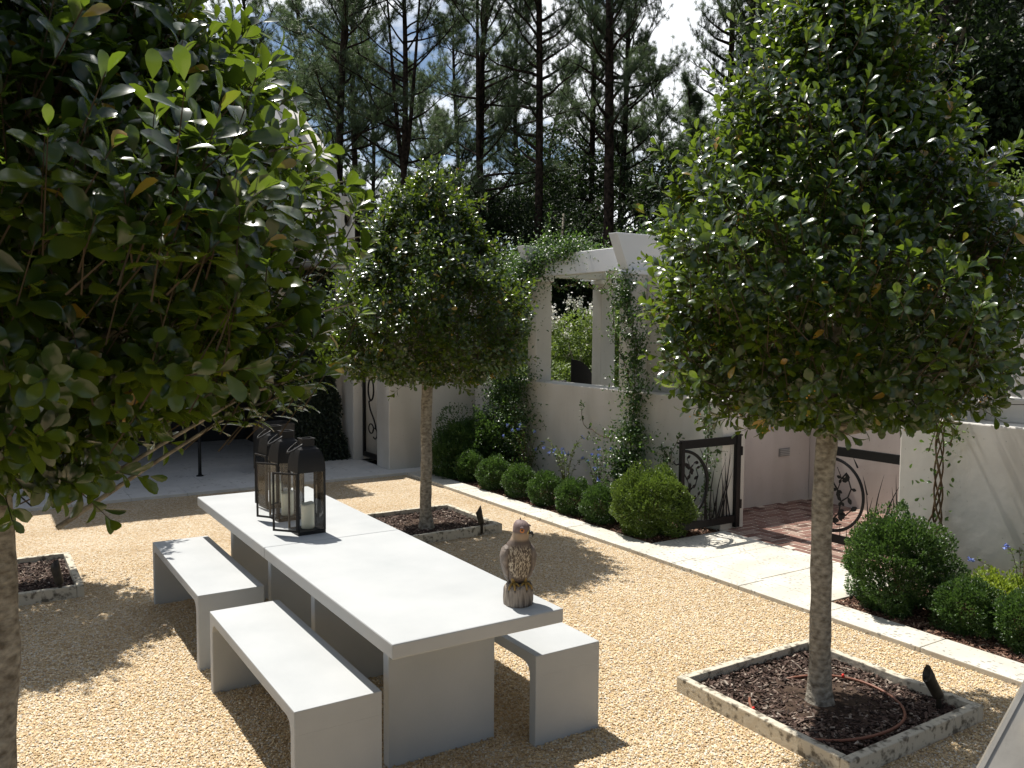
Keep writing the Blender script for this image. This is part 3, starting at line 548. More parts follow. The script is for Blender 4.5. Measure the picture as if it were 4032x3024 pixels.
def holly_tree(loc, rz, seed, label, nros, lsize=.062, infill=3500, trunk_r=.058, prof=PROF, berries=0, nl=(7, 12), pull=None, lngp=.18, arms=()):
    t = empty('holly_tree', loc, rz, label, 'tree', 'clipped holly trees in square stone beds')
    rg = random.Random(seed); rn = np.random.default_rng(seed + 50)
    # trunk: bumpy, flared foot, knots
    mb = MB(); n = 20; rows = 46; V = []
    ox, oy = 0, 0
    for i in range(rows):
        z = -.02 + 1.86 * i / (rows - 1); ox = .012 * math.sin(z * 2.3 + seed) + .006 * math.sin(z * 7); oy = .012 * math.cos(z * 2.9 + seed)
        r_ = trunk_r * (1.0 - .10 * z / 1.8) * (1 + .6 * math.exp(-max(z - .02, 0) * 13)) * (1 + .03 * math.sin(z * 21 + seed))
        if z > 1.58: r_ *= 1 - (z - 1.58) * .8
        if 1.42 < z < 1.62: r_ *= 1.06
        for k in range(n):
            a = 2 * math.pi * k / n; rr_ = r_ * (1 + .035 * math.sin(3 * a + z * 3) + .022 * math.sin(7 * a + z * 17 + seed) + .018 * math.sin(5 * a - z * 31)) * (1 + (.10 * math.sin(5 * a + 1) * math.exp(-max(z, 0) * 9)))
            V.append((ox + rr_ * math.cos(a), oy + rr_ * math.sin(a), z))
    F = [(i * n + k, i * n + (k + 1) % n, (i + 1) * n + (k + 1) % n, (i + 1) * n + k) for i in range(rows - 1) for k in range(n)] + [tuple((rows - 1) * n + k for k in range(n))]
    mb.add(V, F, True); mb.build('trunk', BARK, t)
    # limbs
    lm = MB()
    for i in range(11):
        if seed == 11 and i in (0, 1, 5): continue
        a = i * 2.39 + seed; z0 = 1.50 + .03 * (i % 4) + (.1 if i > 6 else 0); el_ = (.12, .35, .8, 1.3, 2.2, .2, .5, 1.6, 3.0, 1.0, 2.5)[i]
        d = Vector((math.cos(a), math.sin(a), el_)).normalized(); ln = min(.8 / max(abs(d.x) + abs(d.y), .35), 1.35) * rg.uniform(.75, 1.0)
        p0 = Vector((.02 * math.cos(a), .02 * math.sin(a), z0)); pts = []; q = p0.copy()
        for k in range(8):
            pts.append(q.copy()); q += d * ln / 7 + Vector((rg.uniform(-.02, .02), rg.uniform(-.02, .02), .012 * k * (1 if el_ < 1 else .2)))
        lm.tube(pts, [max(.004, (.024 if el_ < .6 else .03) * (1 - k / 8.5)) for k in range(8)], 7, caps=False)
        for b in range(3):
            s0 = pts[2 + b * 2]; dd = Vector((rg.uniform(-1, 1), rg.uniform(-1, 1), rg.uniform(0, 1))).normalized(); lm.tube([s0, s0 + dd * .12 + Vector((0, 0, .01)), s0 + dd * .28 + Vector((0, 0, .05))], [.008, .006, .003], 5, caps=False)
    for E_ in arms:
        E_ = Vector(E_); S_ = Vector((E_.x * .2, E_.y * .2, E_.z - .40)); lm.tube([S_, S_.lerp(E_, .35) + Vector((0, 0, .03)), S_.lerp(E_, .7) + Vector((0, 0, .05)), E_], [.009, .007, .005, .002], 6, caps=False)
    lo = lm.build('limbs', BARK, t)
    (V, F), (ta, tb), tips = holly_crown(seed, nros, prof, lsize, infill, nl, lngp, arms)
    if pull is not None: V = pull(V)
    link('crown', bulk('crown', V, F, True), HOLLY, t)
    if pull is None: link('twigs', bulk('twigs', *twigs(ta, tb, .0026)), TWIG, t)['kind'] = 'stuff'
    if berries:
        c = tips[rn.integers(0, len(tips), berries)] * np.array([.9, .9, 1]) - np.array([0, 0, .03]); c = c[np.hypot(c[:, 0], c[:, 1]) > .3]
        c = np.repeat(c, 6, 0) + rn.normal(0, .014, (len(c) * 6, 3)); O = np.array([(1, 0, 0), (-1, 0, 0), (0, 1, 0), (0, -1, 0), (0, 0, 1), (0, 0, -1)]) * .0052
        OF = np.array([(0, 2, 4), (2, 1, 4), (1, 3, 4), (3, 0, 4), (2, 0, 5), (1, 2, 5), (3, 1, 5), (0, 3, 5)])
        link('berries', bulk('berries', (c[:, None] + O[None]).reshape(-1, 3), (np.arange(len(c))[:, None, None] * 6 + OF[None]).reshape(-1, 3), True), BERRY, t)['kind'] = 'stuff'
    return t
def ray(u, v, d): return Vector((0, 0, CAMZ)) + (FW + RT * ((u - 2016) / FPX) + UP * ((1512 - v) / FPX)) * d
ARMS = [ray(u, v, d) - Vector((.03, 2.87, 0)) for u, v, d in ((1490, 730, 2.55), (1400, 640, 2.5), (1290, 470, 2.5), (1120, 300, 2.45), (1060, 120, 2.5), (1470, 880, 2.5), (1380, 1000, 2.6), (1330, 1270, 2.5), (1400, 1180, 2.45), (1230, 1480, 2.4), (1180, 1560, 2.5), (900, 60, 2.4), (1200, 620, 2.3), (1280, 860, 2.3))]
holly_tree((.030, 2.87, 0), .3, 11, 'nearest holly tree with large dark crown, trunk at the left edge', 3000, .074, 14000, trunk_r=.060, arms=ARMS, prof=PROFA, lngp=.3)
holly_tree((3.800, 2.855, 0), 1.1, 23, 'holly tree with pale trunk in the near right stone bed, yellow berries', 2800, .066, 9500, trunk_r=.056, berries=130, lngp=.28)
PROFC = np.array([(1.52, .5), (1.58, .78), (1.75, .9), (2.1, 1.0), (2.3, .97), (2.6, .78), (2.95, .56), (3.25, .42), (3.4, .25), (3.56, .05)])
tc_ = holly_tree((3.80, 7.50, 0), 2.0, 37, 'middle holly tree beyond the table, in front of the tall wall', 2900, .060, 9000, prof=PROFC, berries=70)
td_ = copy_tree(tc_); td_.location = (.06, 7.5, 0); td_.rotation_euler = (0, 0, 4.1); td_['label'] = 'rear left holly tree, almost hidden behind the nearest crown'

# square stone beds with mulch
def bed(cx, cy, label, seed):
    t = empty('stone_bed', (cx, cy, 0), 0, label, 'planting bed', 'square stone-edged tree beds'); h = .56; e = .05; zt = .088
    for k in range(4):
        m_ = MB().box(-h, -h, -.03, h - e - .002, -h + e, zt); o_ = m_.build('edging', CURB, t, .005); o_.rotation_euler = (0, 0, k * math.pi / 2)
    V, F = [], []; n = 24; rg = random.Random(seed)
    for j in range(n + 1):
        for i in range(n + 1):
            x = -h + e + (2 * h - 2 * e) * i / n; y = -h + e + (2 * h - 2 * e) * j / n; V.append((x, y, .03 + .025 * math.exp(-(x * x + y * y) * 9) + rg.uniform(-.005, .005)))
    F = [(j * (n + 1) + i, j * (n + 1) + i + 1, (j + 1) * (n + 1) + i + 1, (j + 1) * (n + 1) + i) for j in range(n) for i in range(n)]
    MB().add(V, F, True).build('soil', SOIL, t)
    chips('mulch', 5200, -h + e, -h + e, h - e, h - e, .034, CHIP, seed, parent=t)
    return t
bed(3.87, 2.87, 'near right square stone bed with bark mulch and a red-brown drip hose', 5)
bed(3.88, 7.66, 'stone bed around the middle tree, partly behind the table', 6)
bed(.12, 7.58, 'stone bed at the left edge of the gravel, beside the nearest trunk', 7)
bed(.12, 2.87, 'stone bed around the nearest trunk, below the picture', 8)

hs = empty('drip_hose', (3.78, 2.82, .055), 0, 'thin red-brown drip hose looped round the near right trunk', 'hose')
pts = [(.43 * math.cos(a), .36 * math.sin(a) - .03, .0 + .008 * math.sin(3 * a)) for a in np.linspace(2.3, 7.6, 40)]
MB().tube(pts, .0075, 8).build('tube', HOSE, hs)
for k in (3, 33):
    MB().tube([Vector(pts[k]) + Vector((0, 0, .0)), Vector(pts[k]) + Vector((.0, .0, .018))], [.01, .006], 8).build('emitter', REDP, hs)

def spot(x, y, lean, label):
    o = empty('garden_spotlight', (x, y, .05), 0, label, 'spotlight', 'bronze spotlights in the tree beds')
    d = Vector(lean).normalized()
    MB().tube([(0, 0, -.03), (0, 0, .05), Vector((0, 0, .05)) + d * .03], [.014, .014, .018], 10).build('stake', BRONZE, o)
    c = Vector((0, 0, .06)); e1 = c + d * .15; ax = d; a = ax.orthogonal().normalized(); b = ax.cross(a); n = 20; V = []
    up_ = Vector((0, 0, 1)); ref = (up_ - ax * up_.dot(ax)).normalized(); sd = ax.cross(ref)
    for (t, r_, slant) in ((0, .022, 0), (.01, .029, 0), (.11, .031, 0), (.125, .034, 0), (.15, .034, .035), (.15, .029, .035), (.12, .027, 0)):
        for k in range(n):
            th = 2 * math.pi * k / n; V.append(c + ax * (t + slant * math.cos(th)) + ref * r_ * math.cos(th) + sd * r_ * math.sin(th))
    F = [(i * n + k, i * n + (k + 1) % n, (i + 1) * n + (k + 1) % n, (i + 1) * n + k) for i in range(6) for k in range(n)] + [tuple(reversed(range(n))), tuple(6 * n + k for k in range(n))]
    MB().add(V, F, True).build('lamp_head', BRONZE, o); return o
spot(4.27, 2.46, (-.42, .2, .8), 'dark bronze spotlight in the near right bed')
spot(4.20, 7.10, (-.16, .1, .8), 'bronze spotlight in the bed of the middle tree')
spot(.52, 7.04, (-.16, .25, .8), 'bronze spotlight in the left edge bed')

# ------------------------------------------------------------------ shrubs
def shrub_mesh(name, seed, rx, rz_, n, ls, ztop=None, lumps=.13, fine=False, flat=.55):
    rg = np.random.default_rng(seed); d = randdir(rg, n); ph = rg.uniform(0, 6.28, 6)
    a = np.arctan2(d[:, 1], d[:, 0]); lum = 1 + lumps * np.sin(3 * a + ph[0] + 2 * d[:, 2]) + lumps * .7 * np.sin(6 * a + ph[1] + 5 * d[:, 2]) + lumps * .5 * np.sin(11 * d[:, 2] + ph[2] + 2 * a)
    nb = 90; bd = randdir(rg, nb); near = (d @ bd.T).max(1); lum *= 1 + .14 * (np.clip((near - .9) / .1, 0, 1) - .5)      # small tufts
    f = np.where(rg.random(n) < .72, 1 - np.abs(rg.normal(0, .07, n)), rg.uniform(.45, .95, n)); P = d * (lum * f)[:, None] * np.array([rx, rx, rz_])
    P[:, 2] = np.maximum(P[:, 2], -rz_ * .82 + rg.uniform(0, .04, n)) + rz_ * .86
    ns = max(40, n // 90); sd_ = randdir(rg, ns); sd_[:, 2] = np.abs(sd_[:, 2]) * .9 - .15; kk = 22; t_ = np.tile(np.linspace(.86, 1, kk), ns); sdr = np.repeat(sd_, kk, 0); axs = np.repeat(unit(sd_ + np.array([0, 0, .5]) + rg.normal(0, .3, (ns, 3))), kk, 0); lg = np.repeat(rg.uniform(.02, .16, ns) * (rx ** .5), kk)
    P2 = sdr * np.array([rx, rx, rz_]) * .95 + axs * ((t_ - .86) / .14 * lg)[:, None] + rg.normal(0, ls * .22, (ns * kk, 3)); P2[:, 2] = np.maximum(P2[:, 2] + rz_ * .86, .02)
    P = np.concatenate([P, P2]); d = np.concatenate([d, sdr]); n = len(P)
    D = unit(d + np.array([0, 0, .7]) + rg.normal(0, .55, (n, 3))); U = unit(np.array([0, 0, 1.0]) + d * .4 + rg.normal(0, .6, (n, 3)))
    ln = ls * rg.uniform(.65, 1.25, n); V, F = leaves(P, D, U, ln, ln * flat, fine); return bulk(name, V, F)
def stems_mesh(seed, h, r, n=9):
    mb = MB(); rg = random.Random(seed)
    for k in range(n):
        a = rg.uniform(0, 6.28); q = rg.uniform(.4, .9); mb.tube([(0.02 * math.cos(a), .02 * math.sin(a), -.02), (r * .4 * q * math.cos(a), r * .4 * q * math.sin(a), h * .45), (r * q * math.cos(a), r * q * math.sin(a), h * .85)], [.009, .006, .002], 5, caps=False)
    return mb.mesh('stems')
def shrub(loc, sc, me, st, label, m, cat_='shrub', group=None, rz=0, name='shrub', grow=1):
    o = empty(name, loc, rz, label, cat_, group); o.scale = (sc, sc, sc * grow)
    link('foliage', me, m, o); link('stems', st, STEM, o); return o
small = [shrub_mesh('foliage', 60 + k, .19, .2, 9000, .021) for k in range(2)]; sst = stems_mesh(3, .3, .17)
labs = ['first small round box shrub from the tall wall', 'second small round box shrub from the tall wall', 'third small round box shrub, middle of the edging row', 'fourth small box shrub, below the blue flowers', 'fifth small box shrub from the tall wall', 'last small round box shrub, beside the big one near the gate']
for k, (x, y, sc) in enumerate([(5.52, 9.62, 1.0), (5.50, 8.98, 1.06), (5.50, 8.42, 1.0), (5.50, 7.86, .98), (5.50, 7.33, 1.0), (5.50, 6.86, 1.02)]):
    shrub((x, y, .02), sc, small[k % 2], sst, labs[k], BOX, group='small round box shrubs along the stone strip', rz=k * 1.3, name='box_shrub')
big1 = shrub_mesh('foliage', 71, .43, .40, 26000, .029, lumps=.13); bst = stems_mesh(5, .7, .38, 16)
shrub((5.64, 6.22, .02), .84, big1, bst, 'big light green round shrub beside the left gate leaf', BOXL, name='box_shrub', rz=.5)
shrub((5.66, 3.62, .02), .80, shrub_mesh('foliage', 72, .42, .44, 26000, .030, lumps=.16), bst, 'big green shrub right of the stone threshold, in front of the wall', BOX, name='box_shrub', rz=.5)
shrub((5.60, 3.06, .02), .84, shrub_mesh('foliage', 73, .23, .22, 11000, .022), sst, 'small dark round shrub on red mulch, right of the big one', BOX, name='box_shrub')
shrub((5.62, 2.68, .02), .95, small[0], sst, 'small dark shrub at the right edge of the picture', BOX, name='box_shrub')
shrub((5.92, 3.02, .02), .85, shrub_mesh('foliage', 74, .25, .22, 3500, .032, lumps=.2), sst, 'yellow-green loose shrub between the dark shrubs at right', LIME, name='golden_shrub')
shrub((5.8, 10.1, .02), 1.0, shrub_mesh('foliage', 75, .46, .42, 20000, .034, lumps=.22), bst, 'large dark shrub in the corner behind the middle trunk', BOX, name='corner_shrub')
shrub((5.42, 10.1, .02), .62, shrub_mesh('foliage', 76, .42, .40, 12000, .034, lumps=.22), bst, 'dark shrub against the tall wall, left of the corner one', BOX, name='corner_shrub')

# plumbago: loose stems with pale blue flower heads
def plumbago(loc, seed, label, n=14, h=.55, spread=.35, flowers=9, m=VINE):
    o = empty('plumbago', loc, 0, label, 'flowering plant', 'loose blue-flowered plants by the wall'); rg = np.random.default_rng(seed); st_ = MB(); P = []; D = []; tips = []
    for k in range(n):
        a = rg.uniform(0, 6.28); hh = h * rg.uniform(.6, 1.1); sp_ = spread * rg.uniform(.3, 1); pts = [Vector((sp_ * (t ** 1.4) * math.cos(a), sp_ * (t ** 1.4) * math.sin(a), hh * math.sin(t * 1.5))) for t in np.linspace(0, 1, 7)]
        st_.tube(pts, [.004 * (1 - .1 * i) for i in range(7)], 4, caps=False); tips.append(pts[-1])
        for i in range(38):
            t = rg.uniform(.15, 1) * 6; i0 = min(int(t), 5); q = pts[i0].lerp(pts[i0 + 1], t - i0); P.append(q); D.append((rg.normal(), rg.normal(), rg.uniform(-.2, .8)))
    P = np.array([tuple(p) for p in P]); D = np.array(D); ln = rg.uniform(.022, .042, len(P)); V, F = leaves(P, D, np.array([0, 0, 1.]) + rg.normal(0, .5, P.shape), ln, ln * .5, False)
    link('leaves', bulk('leaves', V, F), m, o); st_.build('stems', STEM, o)
    if flowers:
        for i in range(flowers):
            t = np.array(tips[i % len(tips)]) + rg.normal(0, .01, 3); c = t + rg.normal(0, .010, (9, 3))
            V, F = leaves(np.repeat(c, 5, 0), randdir(rg, len(c) * 5) + np.array([-.3, -.6, .4]), randdir(rg, len(c) * 5), np.full(len(c) * 5, .014), np.full(len(c) * 5, .012), False)
            link('flower', bulk('flower', V, F), PETALB, o)
    return o
plumbago((5.95, 8.9, .02), 1, 'blue-flowered plant under the vine, behind the small shrubs', h=.75)
plumbago((5.95, 8.1, .02), 2, 'light green blue-flowered plant in the middle of the bed', h=.7, m=BOXL)
plumbago((5.9, 7.45, .02), 3, 'blue-flowered plant between the two climbing vines', h=.6)
plumbago((5.85, 6.9, .02), 4, 'low leafy plant at the foot of the second vine', h=.42, flowers=3, m=VINE)
plumbago((6.08, 2.95, .02), 5, 'pale flowered plant at the right edge by the wall', h=.6, m=BOXL)

# ------------------------------------------------------------------ climbing vines
def vine(name_label, paths, seed, lsz=.034, m=VINE, stem_r=.007, red=0, extra=None, cat_='vine', white=0):
    """paths: (points, spread, leaves per metre)"""
    o = empty('climbing_vine', paths[0][0][0], 0, name_label, cat_); off = Vector(paths[0][0][0]); rg = np.random.default_rng(seed); P = []; st_ = MB()
    off = Vector((off.x * .949, off.y * .949, off.z)); o.location = off
    for pts, spread, dens in paths:
        pts = [Vector((p[0] * .949, p[1] * .949, p[2] + .05 * (2.047 - p[2]) * min(1, p[2] / .8))) - off for p in pts]; fine_ = []
        for i in range(len(pts) - 1):
            k = max(2, int((pts[i + 1] - pts[i]).length / .08))
            for j in range(k): fine_.append(pts[i].lerp(pts[i + 1], j / k) + Vector(rg.normal(0, .012, 3)))
        fine_.append(pts[-1]); st_.tube(fine_, [stem_r * (1 - .6 * i / len(fine_)) for i in range(len(fine_))], 5, caps=False)
        L_ = sum((fine_[i + 1] - fine_[i]).length for i in range(len(fine_) - 1)); n = int(L_ * dens); fa = np.array([tuple(q) for q in fine_]); t = rg.uniform(0, len(fa) - 1.001, n); i0 = t.astype(int); q = fa[i0] + (fa[i0 + 1] - fa[i0]) * (t - i0)[:, None]
        q = q + rg.normal(0, 1, (n, 3)) * np.array(spread) * np.clip(.75 + .4 * np.sin(t * .9 + seed) + .3 * np.sin(t * 2.3), .45, 2)[:, None] * .62; P.append(q)
        # side sprigs
        for s_ in range(int(L_ * 5)):
            b0 = fine_[int(rg.integers(0, len(fine_)))]; d = Vector(rg.normal(0, 1, 3) * np.array(spread)) * 2.4 + Vector((0, 0, rg.uniform(-.03, .12))); d = d * min(1, .26 / max(d.length, .01)); e = b0 + d
            st_.tube([b0, b0.lerp(e, .5) + Vector((0, 0, .02)), e], [.003, .0025, .0015], 4, caps=False); kk = int(d.length * 80) + 4
            P.append(np.array([tuple(b0.lerp(e, x)) for x in rg.uniform(.2, 1, kk)]) + rg.normal(0, .008, (kk, 3)))
    P = np.concatenate(P); P[:, 0] = np.where(P[:, 0] + off.x > 6.285, np.where(extra == 'top', P[:, 0], np.minimum(P[:, 0], 6.282 - off.x + 0 * P[:, 0])), P[:, 0]) if extra != 'top' else P[:, 0]
    n = len(P); D = randdir(rg, n) + np.array([-.3, -.3, .25]); ln = lsz * rg.uniform(.6, 1.2, n); V, F = leaves(P, D, randdir(rg, n) * .6 + np.array([-.3, -.1, .8]), ln, ln * .52, True)
    link('foliage', bulk('foliage', V, F), m, o); st_.build('stems', STEM, o)
    for cnt, mt, nm_ in ((red, PETALR, 'red_leaves'), (white, PETALW, 'blossoms')):
        if cnt:
            c = P[rg.integers(0, n, cnt)] + np.array([-.02, -.03, .02]); c = np.repeat(c, 5, 0) + rg.normal(0, .012, (cnt * 5, 3)); V, F = leaves(c, randdir(rg, len(c)), randdir(rg, len(c)), np.full(len(c), .022), np.full(len(c), .014), False); link(nm_, bulk(nm_, V, F), mt, o)
    return o
vine('dense dark vine climbing the wall corner and covering the left end of the pergola', [
    ([(6.45, 10.35, 0), (6.45, 10.35, .6), (6.42, 10.3, 1.2), (6.45, 10.3, 1.9), (6.5, 10.2, 2.6), (6.6, 10.0, 2.95)], (.18, .42, .1), 5200),
    ([(6.35, 9.9, 0), (6.4, 9.9, .5), (6.45, 10.0, 1.0), (6.5, 10.1, 1.5)], (.2, .34, .12), 2600),
    ([(6.6, 10.3, 2.5), (6.6, 10.0, 2.8), (6.7, 9.7, 3.0), (6.75, 9.2, 3.05), (6.8, 8.9, 3.05)], (.22, .32, .2), 5200),
    ([(6.7, 9.9, 2.9), (6.8, 9.8, 3.3), (6.8, 9.7, 3.45)], (.06, .08, .08), 500),
    ([(6.7, 10.3, 2.9), (6.8, 10.9, 3.0)], (.24, .34, .24), 3600),
    ([(7.4, 9.9, 3.1), (7.8, 9.0, 3.05), (7.6, 8.3, 3.1), (7.2, 8.0, 3.25)], (.3, .3, .12), 1700),
    ([(6.62, 9.6, 2.75), (6.62, 9.2, 2.55), (6.62, 8.8, 2.65), (6.62, 8.4, 2.5), (6.7, 8.25, 2.65)], (.015, .03, .05), 60)], 5, .042, extra='top')
vine('green vine climbing the second pergola pier beside the big round shrub', [
    ([(6.45, 7.5, 0), (6.5, 7.6, .4), (6.55, 7.6, .9), (6.55, 7.6, 1.4), (6.58, 7.6, 1.9), (6.58, 7.8, 2.35), (6.6, 7.85, 2.7)], (.10, .26, .1), 1500),
    ([(6.4, 7.5, 0), (6.45, 7.7, .45), (6.5, 7.55, .85)], (.16, .36, .16), 1900),
    ([(6.5, 7.1, .1), (6.52, 7.0, .55), (6.56, 6.8, .9)], (.03, .08, .08), 170),
    ([(6.56, 7.6, 1.3), (6.56, 7.95, 1.9), (6.56, 8.05, 2.45)], (.03, .05, .08), 170),
    ([(6.56, 7.5, .75), (6.56, 8.2, .72), (6.56, 8.55, .82), (6.56, 8.6, 1.0)], (.01, .02, .01), 14)], 6, .042)
vine('thin vine on the wall behind the left gate leaf', [
    ([(6.56, 6.4, .1), (6.56, 6.42, .6), (6.57, 6.38, 1.0), (6.57, 6.4, 1.4), (6.57, 6.4, 1.9)], (.03, .08, .05), 320)], 7, .036)
# twisted bare stems on the right wall with foliage above
o = vine('leafy top of the vine growing over the right pergola and wall', [
    ([(6.56, 3.78, 1.15), (6.56, 3.78, 1.6), (6.58, 3.75, 2.1), (6.6, 3.7, 2.7)], (.04, .07, .08), 500),
    ([(6.62, 3.9, 2.8), (6.8, 3.85, 3.1), (6.9, 3.6, 3.2), (7.0, 3.2, 3.28), (7.0, 2.8, 3.3)], (.18, .16, .09), 1300),
    ([(7.2, 4.3, 2.6), (7.0, 4.1, 2.9), (7.1, 3.9, 3.2)], (.15, .15, .15), 900)], 8, .034, m=BOXL, extra='top', red=5)
tw = empty('twisted_vine_stems', (6.22, 3.66, 0), 0, 'bare brown twisted vine stems on the right wall above the shrub', 'vine'); mb = MB()
for k in range(5):
    pts = []
    for i in range(40):
        z = .1 + 1.35 * i / 39; a = z * 9.5 * (1 if k % 2 else -1) + k * 1.7; r_ = .03 + .045 * max(0, math.sin((z - .1) * 5.2)) * (1 - z / 2.2); pts.append((r_ * math.cos(a) * .5, r_ * math.sin(a) + (.08 * (k - 2) / 2) * math.exp(-z * 3), z))
    mb.tube(pts, [.009 - .0035 * i / 39 for i in range(40)], 6, caps=False)
mb.build('stems', STEM, tw)
rg = np.random.default_rng(4); n = 70; P = np.stack([rg.uniform(-.06, 0, n), rg.normal(0, .085, n), rg.uniform(.55, 1.4, n)], 1); V, F = leaves(P, randdir(rg, n) + np.array([-.2, 0, 0]), randdir(rg, n), np.full(n, .042), np.full(n, .024)); link('leaves', bulk('leaves', V, F), VINE, tw)

# climbing fig on the house wall right of the porch
rg = np.random.default_rng(9); n = 26000; P = np.stack([rg.uniform(3.95, 4.86, n), 12.43 - np.abs(rg.normal(0, .05, n)), rg.uniform(.02, 3.1, n)], 1)
P[:, 1] -= .05 + .35 * np.clip(.9 - P[:, 2], 0, 1) ** 1.5 * rg.uniform(.3, 1, n); keep = P[:, 0] < 4.70 + .10 * np.clip(1.3 - P[:, 2], 0, 1) + .03 * np.sin(P[:, 2] * 9); P = P[keep]; n = len(P)
V, F = leaves(P, np.array([0, -.5, -.8]) + rg.normal(0, .5, (n, 3)), np.array([0, -1, .3]) + rg.normal(0, .5, (n, 3)), rg.uniform(.03, .06, n), rg.uniform(.02, .04, n), False)
o = empty('climbing_fig', (4.4, 12.4, 0), 0, 'dark climbing fig covering the house wall left of the iron gate', 'vine'); q = link('foliage', bulk('foliage', V - np.array([4.4, 12.4, 0]), F), FIG, o)
n = 12000; P = np.stack([rg.uniform(.6, 4.0, n), 11.3 + rg.uniform(-.1, .85, n), 3.2 + np.abs(rg.normal(0, .07, n))], 1); V, F = leaves(P, randdir(rg, n), randdir(rg, n) + np.array([0, 0, 1.]), rg.uniform(.03, .06, n), rg.uniform(.02, .04, n), False)
tag(q, None)
# leaves over the added shadow panel belong to the fig
link('top_foliage', bulk('top_foliage', V - np.array([4.4, 12.4, 0]), F), FIG, o)

# ------------------------------------------------------------------ iron gate leaves
def gate_leaf(loc, rz, label, W=.79, Hh=.93, mirror=False, seed=0):
    """hinge stile at x=0, latch stile at x=W"""
    o = empty('gate_leaf', loc, rz, label, 'gate', 'pair of black iron garden gate leaves'); z0 = .06; rg = random.Random(seed)
    MB().box(-.025, -.022, z0 - .05, .035, .022, Hh).build('hinge_stile', IRON, o, .002)
    MB().box(W - .045, -.02, z0 - .06, W, .02, Hh - .0).build('latch_stile', IRON, o, .002)
    MB().box(.035, -.014, Hh - .085, W - .045, .014, Hh - .002).build('top_rail', IRON, o, .002)
    MB().box(-.045, -.02, Hh - .002, .04, .02, Hh + .012).box(W - .02, -.008, Hh - .03, W + .035, .008, Hh - .012).build('cap', IRON, o)
    MB().box(.035, -.014, z0, W - .045, .014, z0 + .075).build('bottom_rail', IRON, o, .002)
    for z in (.2, .74): MB().box(-.045, -.012, z, -.018, .026, z + .09).build('hinge', IRON, o)
    MB().tube([(W - .01, 0, .72), (W + .05, 0, .71), (W + .085, 0, .735), (W + .075, 0, .76)], [.009, .008, .007, .006], 8).build('latch_hook', IRON, o)
    # half ring centred on the latch stile
    cz = .50; rr_ = .335
    MB().tube([(W - .03 - rr_ * math.sin(a), 0, cz + rr_ * math.cos(a)) for a in np.linspace(0, math.pi, 36)], .017, 8, flat=.8).build('ring', IRON, o)
    bl = []
    def blade(x0, zb, x1, zt, bend, w_=.011):
        pts = [(x0 + (x1 - x0) * t + bend * math.sin(math.pi * t), rg.uniform(-.001, .001) + .012 * math.sin(x0 * 90), zb + (zt - zb) * t) for t in np.linspace(0, 1, 12)]
        MB().tube(pts, [w_ * (1 - .93 * (i / 11) ** 1.5) for i in range(12)], 6, flat=.5).build('grass_blade', IRON, o)
    zb = z0 + .06
    for x0, x1, zt, bd in ((.42, .47, .62, .0), (.45, .40, .55, .02), (.33, .22, .58, .0), (.38, .30, .76, .03), (.14, .09, .80, .03), (.18, .23, .66, -.01), (.21, .06, .62, .02), (.10, .19, .78, .02), (.25, .10, .84, -.03), (.27, .33, .42, .01), (.30, .20, .50, -.02), (.36, .46, .30, .01)): blade(x0, zb, x1, zt, bd)
    blade(.30, zb, .17 if not mirror else .12, .74, .05); blade(W - rr_ - .06, .55, W - rr_ - .01, .72, .0, .008); blade(W - .30, .78, W - .25, Hh - .08, 0, .008)
    for k in range(6): blade(.36 + .07 * k, zb, .37 + .07 * k, zb + .10 + .02 * (k % 2) if .36 + .07 * k > W - .30 else zb + .2, 0, .006)
    # oak branch with leaves inside the ring
    mb = MB()
    def inside(x, z): return x < W - .045 and math.hypot(x - (W - .03), z - cz) < rr_ - .03
    br = [[(W - .05, .26), (W - .12, .34), (W - .14, .45), (W - .10, .55), (W - .14, .66), (W - .09, .76)], [(W - .14, .45), (W - .21, .50), (W - .24, .58), (W - .21, .66)], [(W - .12, .34), (W - .19, .33), (W - .24, .38)], [(W - .10, .55), (W - .05, .62), (W - .06, .72)], [(W - .14, .66), (W - .19, .72)], [(W - .05, .26), (W - .10, .23), (W - .15, .24)]]
    for b in br: mb.tube([(x, 0, z) for x, z in b], [.008 - .001 * i for i in range(len(b))], 6)
    mb.build('branch', IRON, o); lf = MB()
    pts = [p_ for b in br for p_ in b]
    for k in range(26):
        x, z = pts[k % len(pts)]; a = rg.uniform(0, 6.28); ln = rg.uniform(.05, .08); x2, z2 = x + ln * math.cos(a), z + ln * math.sin(a)
        if not inside(x2, z2) or not inside(x, z): continue
        px, pz = -math.sin(a), math.cos(a); y = rg.uniform(-.006, .006)
        poly = [(x + (x2 - x) * t + px * w_ * ln * .30, z + (z2 - z) * t + pz * w_ * ln * .30) for t, w_ in ((0, 0), (.25, .6), (.55, 1), (.85, .6), (1, 0), (.85, -.6), (.55, -1), (.25, -.6))]
        lf.prism(poly, 'y', y - .002, y + .002)
    lf.build('oak_leaves', IRON, o)
    return o
gl_ = gate_leaf((6.50, 5.925, .035), math.pi, 'left black iron gate leaf with grass blades and half ring, standing open', seed=1, Hh=.94)
gr_ = gate_leaf((6.66, 4.10, .035), R(91), 'right black iron gate leaf, behind the pale trunk', mirror=True, seed=2, Hh=.95, W=.86)
gp = MB().box(-.10, -.0, 0, .0, .012, 1).build('gate_stop', IRON) if False else None

